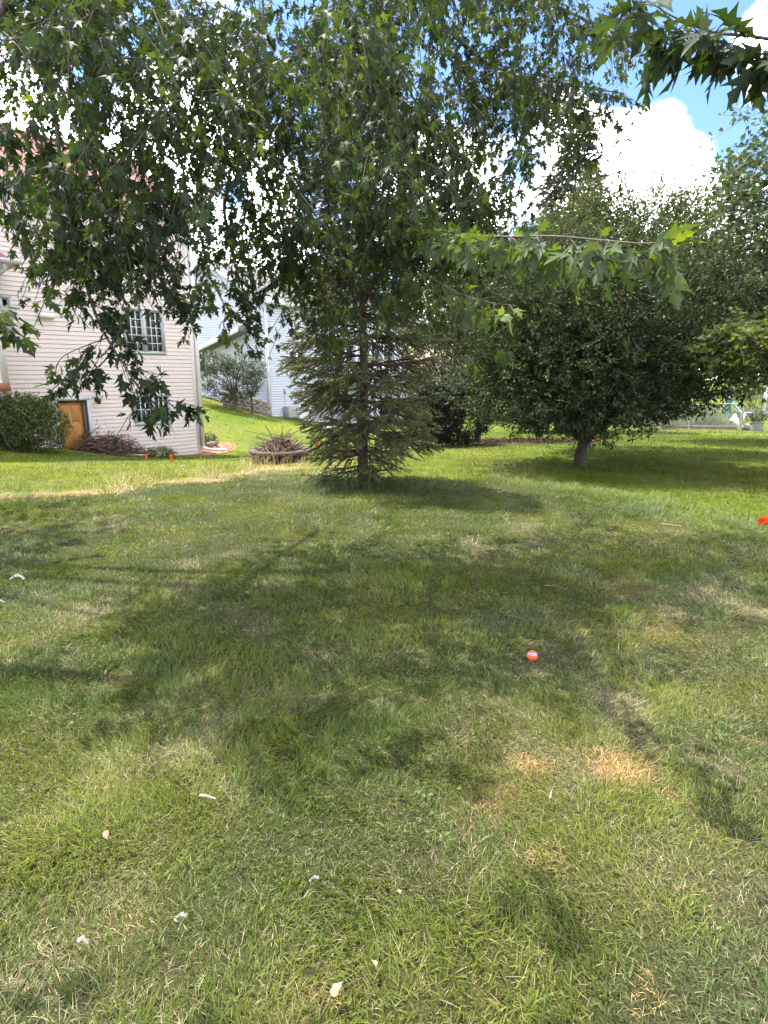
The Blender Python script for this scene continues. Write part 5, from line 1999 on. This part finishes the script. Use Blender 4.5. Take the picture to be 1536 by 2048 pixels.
def fence():
    m = mat('galvanised_fence', (.36, .37, .37), .5, .1, 10, metal=.4)
    a, b = at(1180, 868, 29.5), at(1481, 862, 28.0)
    for p in (a, b):
        p[2] = g1(p[0], p[1])
    T = thing('chain_link_fence', 'grey chain-link fence at the back of the right-hand lawn', 'fence', a)
    L = np.linalg.norm((b - a)[:2])
    T.rotation_euler = (0, 0, math.atan2(b[1] - a[1], b[0] - a[0]))
    dz = b[2] - a[2]
    H = 1.22
    rl = MB().tube([(0, 0, H), (L, 0, H + dz)], .024, 8).build('top_rail', m, T)
    for i in range(4):
        u = L * i / 3
        r = .04 if i == 3 else .028
        MB().tube([(u, .05, -.2 + dz * u / L), (u, .05, H + .06 + dz * u / L)], r, 8).build('fence_post', m, T)
    d = .085
    A, B = [], []
    for u in np.arange(-H, L + H, d):
        for sg in (1, -1):
            p = np.array([u, 0.0, 0.02]) if sg > 0 else np.array([u, .004, .02])
            q = p + np.array([sg * (H - .04), 0, H - .04])
            t0, t1 = 0.0, 1.0
            for lim in (0, L):
                pass
            x0, x1 = p[0], q[0]
            ts = sorted([np.clip((0 - x0) / (x1 - x0), 0, 1), np.clip((L - x0) / (x1 - x0), 0, 1)])
            if ts[1] - ts[0] > .02:
                pa, pb = p + (q - p) * ts[0], p + (q - p) * ts[1]
                pa[2] += dz * pa[0] / L
                pb[2] += dz * pb[0] / L
                A.append(pa), B.append(pb)
    V, Fq = prisms(np.array(A), np.array(B), .0035, .0035)
    put('wire_mesh', mesh('wire_mesh', V, Fq, m), T, 'stuff')
    # timber-edged garden bed behind it
    c, e = at(1330, 862, 29.6), at(1474, 861, 28.6)
    for p in (c, e):
        p[2] = g1(p[0], p[1])
    G = thing('garden_bed', 'long raised bed with brown timber side behind the chain-link fence', 'garden bed', c)
    G.rotation_euler = (0, 0, math.atan2(e[1] - c[1], e[0] - c[0]))
    L = np.linalg.norm((e - c)[:2])
    for k in range(2):
        MB().box((0, 0, -.06 + k * .15), (L, .1, .085 + k * .15), jitter=.005).build('timber', M_STICK2, G)
    MB().box((0, .1, 0), (L, 1.2, .2)).build('soil', M_WOODD, G)
    # white-framed gate, teal slide, white ornament, planter
    g = at(1484, 861, 28.2)
    g[2] = g1(g[0], g[1])
    K = thing('garden_gate', 'small white-framed gate with a brace at the end of the fence', 'gate', g)
    MB().box((0, -.02, .25), (.05, .02, .85)).box((.42, -.02, .25), (.47, .02, .85)).box((.05, -.02, .8), (.42, .02, .85)).box((.05, -.02, .25), (.42, .02, .3)).build('gate_frame', M_TRIM1, K)
    MB().tube([(.05, 0, .78), (.42, 0, .35)], .018, 6).build('brace', M_TRIM1, K)
    MB().box((.0, -.03, 0), (.47, .03, .245)).build('kick_board', M_CONC, K)
    s = at(1452, 838, 36)
    s[2] = g1(s[0], s[1])
    S = thing('playset', 'slanted teal and white playset rails behind the garden bed', 'playset', s)
    mt = mat('teal_paint', (.07, .22, .24), .5, .1, 8)
    for dy, mm in ((0, mt), (.25, M_TRIM2), (.5, mt)):
        MB().tube([(-.1 + dy, dy, 1.5), (.9 + dy, dy, .45)], .035, 8).build('rail', mm, S)
    for x, y in ((0, 0), (.4, .5), (.95, 0)):
        MB().tube([(x, y, -.1), (x, y, 1.5 if x < .6 else .5)], .035, 8).build('leg', mt, S)
    w = at(1468, 845, 30.5)
    z = g1(w[0], w[1])
    O = MB().tube([(0, 0, -.02), (0, 0, .1), (0, 0, .3), (0, 0, .42), (.01, 0, .52)], [.2, .24, .17, .08, .1], 10).tube([(0, 0, .5), (.12, 0, .47)], [.05, .01], 6).build('garden_ornament', M_TRIM2, smooth=True)
    O.location = (w[0], w[1], max(z, w[2] - .1))
    tag(O, 'white rounded garden ornament in the bed beside the fence post', 'ornament')
    q = at(1512, 862, 27.5)
    z = g1(q[0], q[1])
    Q = thing('planter', 'grey square planter with a leafy green plant, right of the gate', 'planter', (q[0], q[1], z))
    MB().box((-.2, -.2, -.02), (.2, .2, .36)).box((-.23, -.23, .36), (.23, .23, .41)).build('pot', M_CONC, Q, bevel=.01)
    lv = Leaves()
    rng = np.random.default_rng(2)
    n = 420
    u = rand_dirs(n, rng)
    P = u * np.array([.34, .3, .28]) * rng.uniform(.5, 1, (n, 1)) + np.array([0, 0, .65])
    lv.add(P, u + rng.normal(0, .4, (n, 3)), rand_dirs(n, rng), rng.uniform(.07, .12, n), tints(n, (.03, .06, .02), (.07, .11, .03), rng))
    lv.build('foliage', OVATE, M_LEAF, Q)
    h = at(1532, 836, 40)
    z = g1(h[0], h[1])
    X = thing('porch', 'white porch corner with square post on a grey step at the far right', 'porch', (h[0], h[1], z))
    MB().box((-.55, -.3, -.2), (2.4, 1.6, .45)).build('porch_step', M_CONC, X)
    for x in (-.3, .25, 1.8):
        MB().box((x - .07, -.2, .452), (x + .07, -.06, 2.6)).build('porch_post', M_TRIM2, X)
    MB().box((-.6, -.4, 2.6), (2.5, 1.7, 2.85)).build('porch_beam', M_TRIM2, X)


fence()

# ------------------------------------------------------------------ the grass itself
grow()
thatch()
clover()
ST = ((.46, .34, .19), (.33, .24, .13))
strip_grass('dry_grass', [(-30, 1000), (60, 996), (150, 992), (230, 986), (330, 966), (430, 964), (500, 946), (560, 940), (640, 938), (700, 948)], .20, 9000, (.06, .20), (.004, .008), ST, (1.15, .3))
strip_grass('dry_grass', [(200, 985), (330, 962), (420, 958), (520, 936), (640, 938)], .18, 900, (.25, .55), (.003, .006), ST, (.5, .35))
strip_grass('long_grass', [(960, 955), (1040, 968), (1130, 982), (1230, 1000), (1330, 1025), (1430, 1050), (1560, 1085)], .24, 4200, (.07, .22), (.004, .008), ((.075, .115, .035), (.125, .155, .065)), (1.0, .3))
strip_grass('long_grass', [(960, 948), (1010, 940), (1060, 960)], .2, 260, (.3, .55), (.003, .006), ((.15, .17, .08), (.2, .2, .11)), (.6, .3))
strip_grass('long_grass', [(640, 985), (700, 975), (760, 978), (840, 985)], .24, 1500, (.10, .30), (.004, .008), ((.045, .075, .03), (.09, .12, .05)), (.7, .3))
# fresh blades standing round the foot of the round tree's trunk and the shrubs are left to the lawn
print('objects', len(bpy.data.objects))
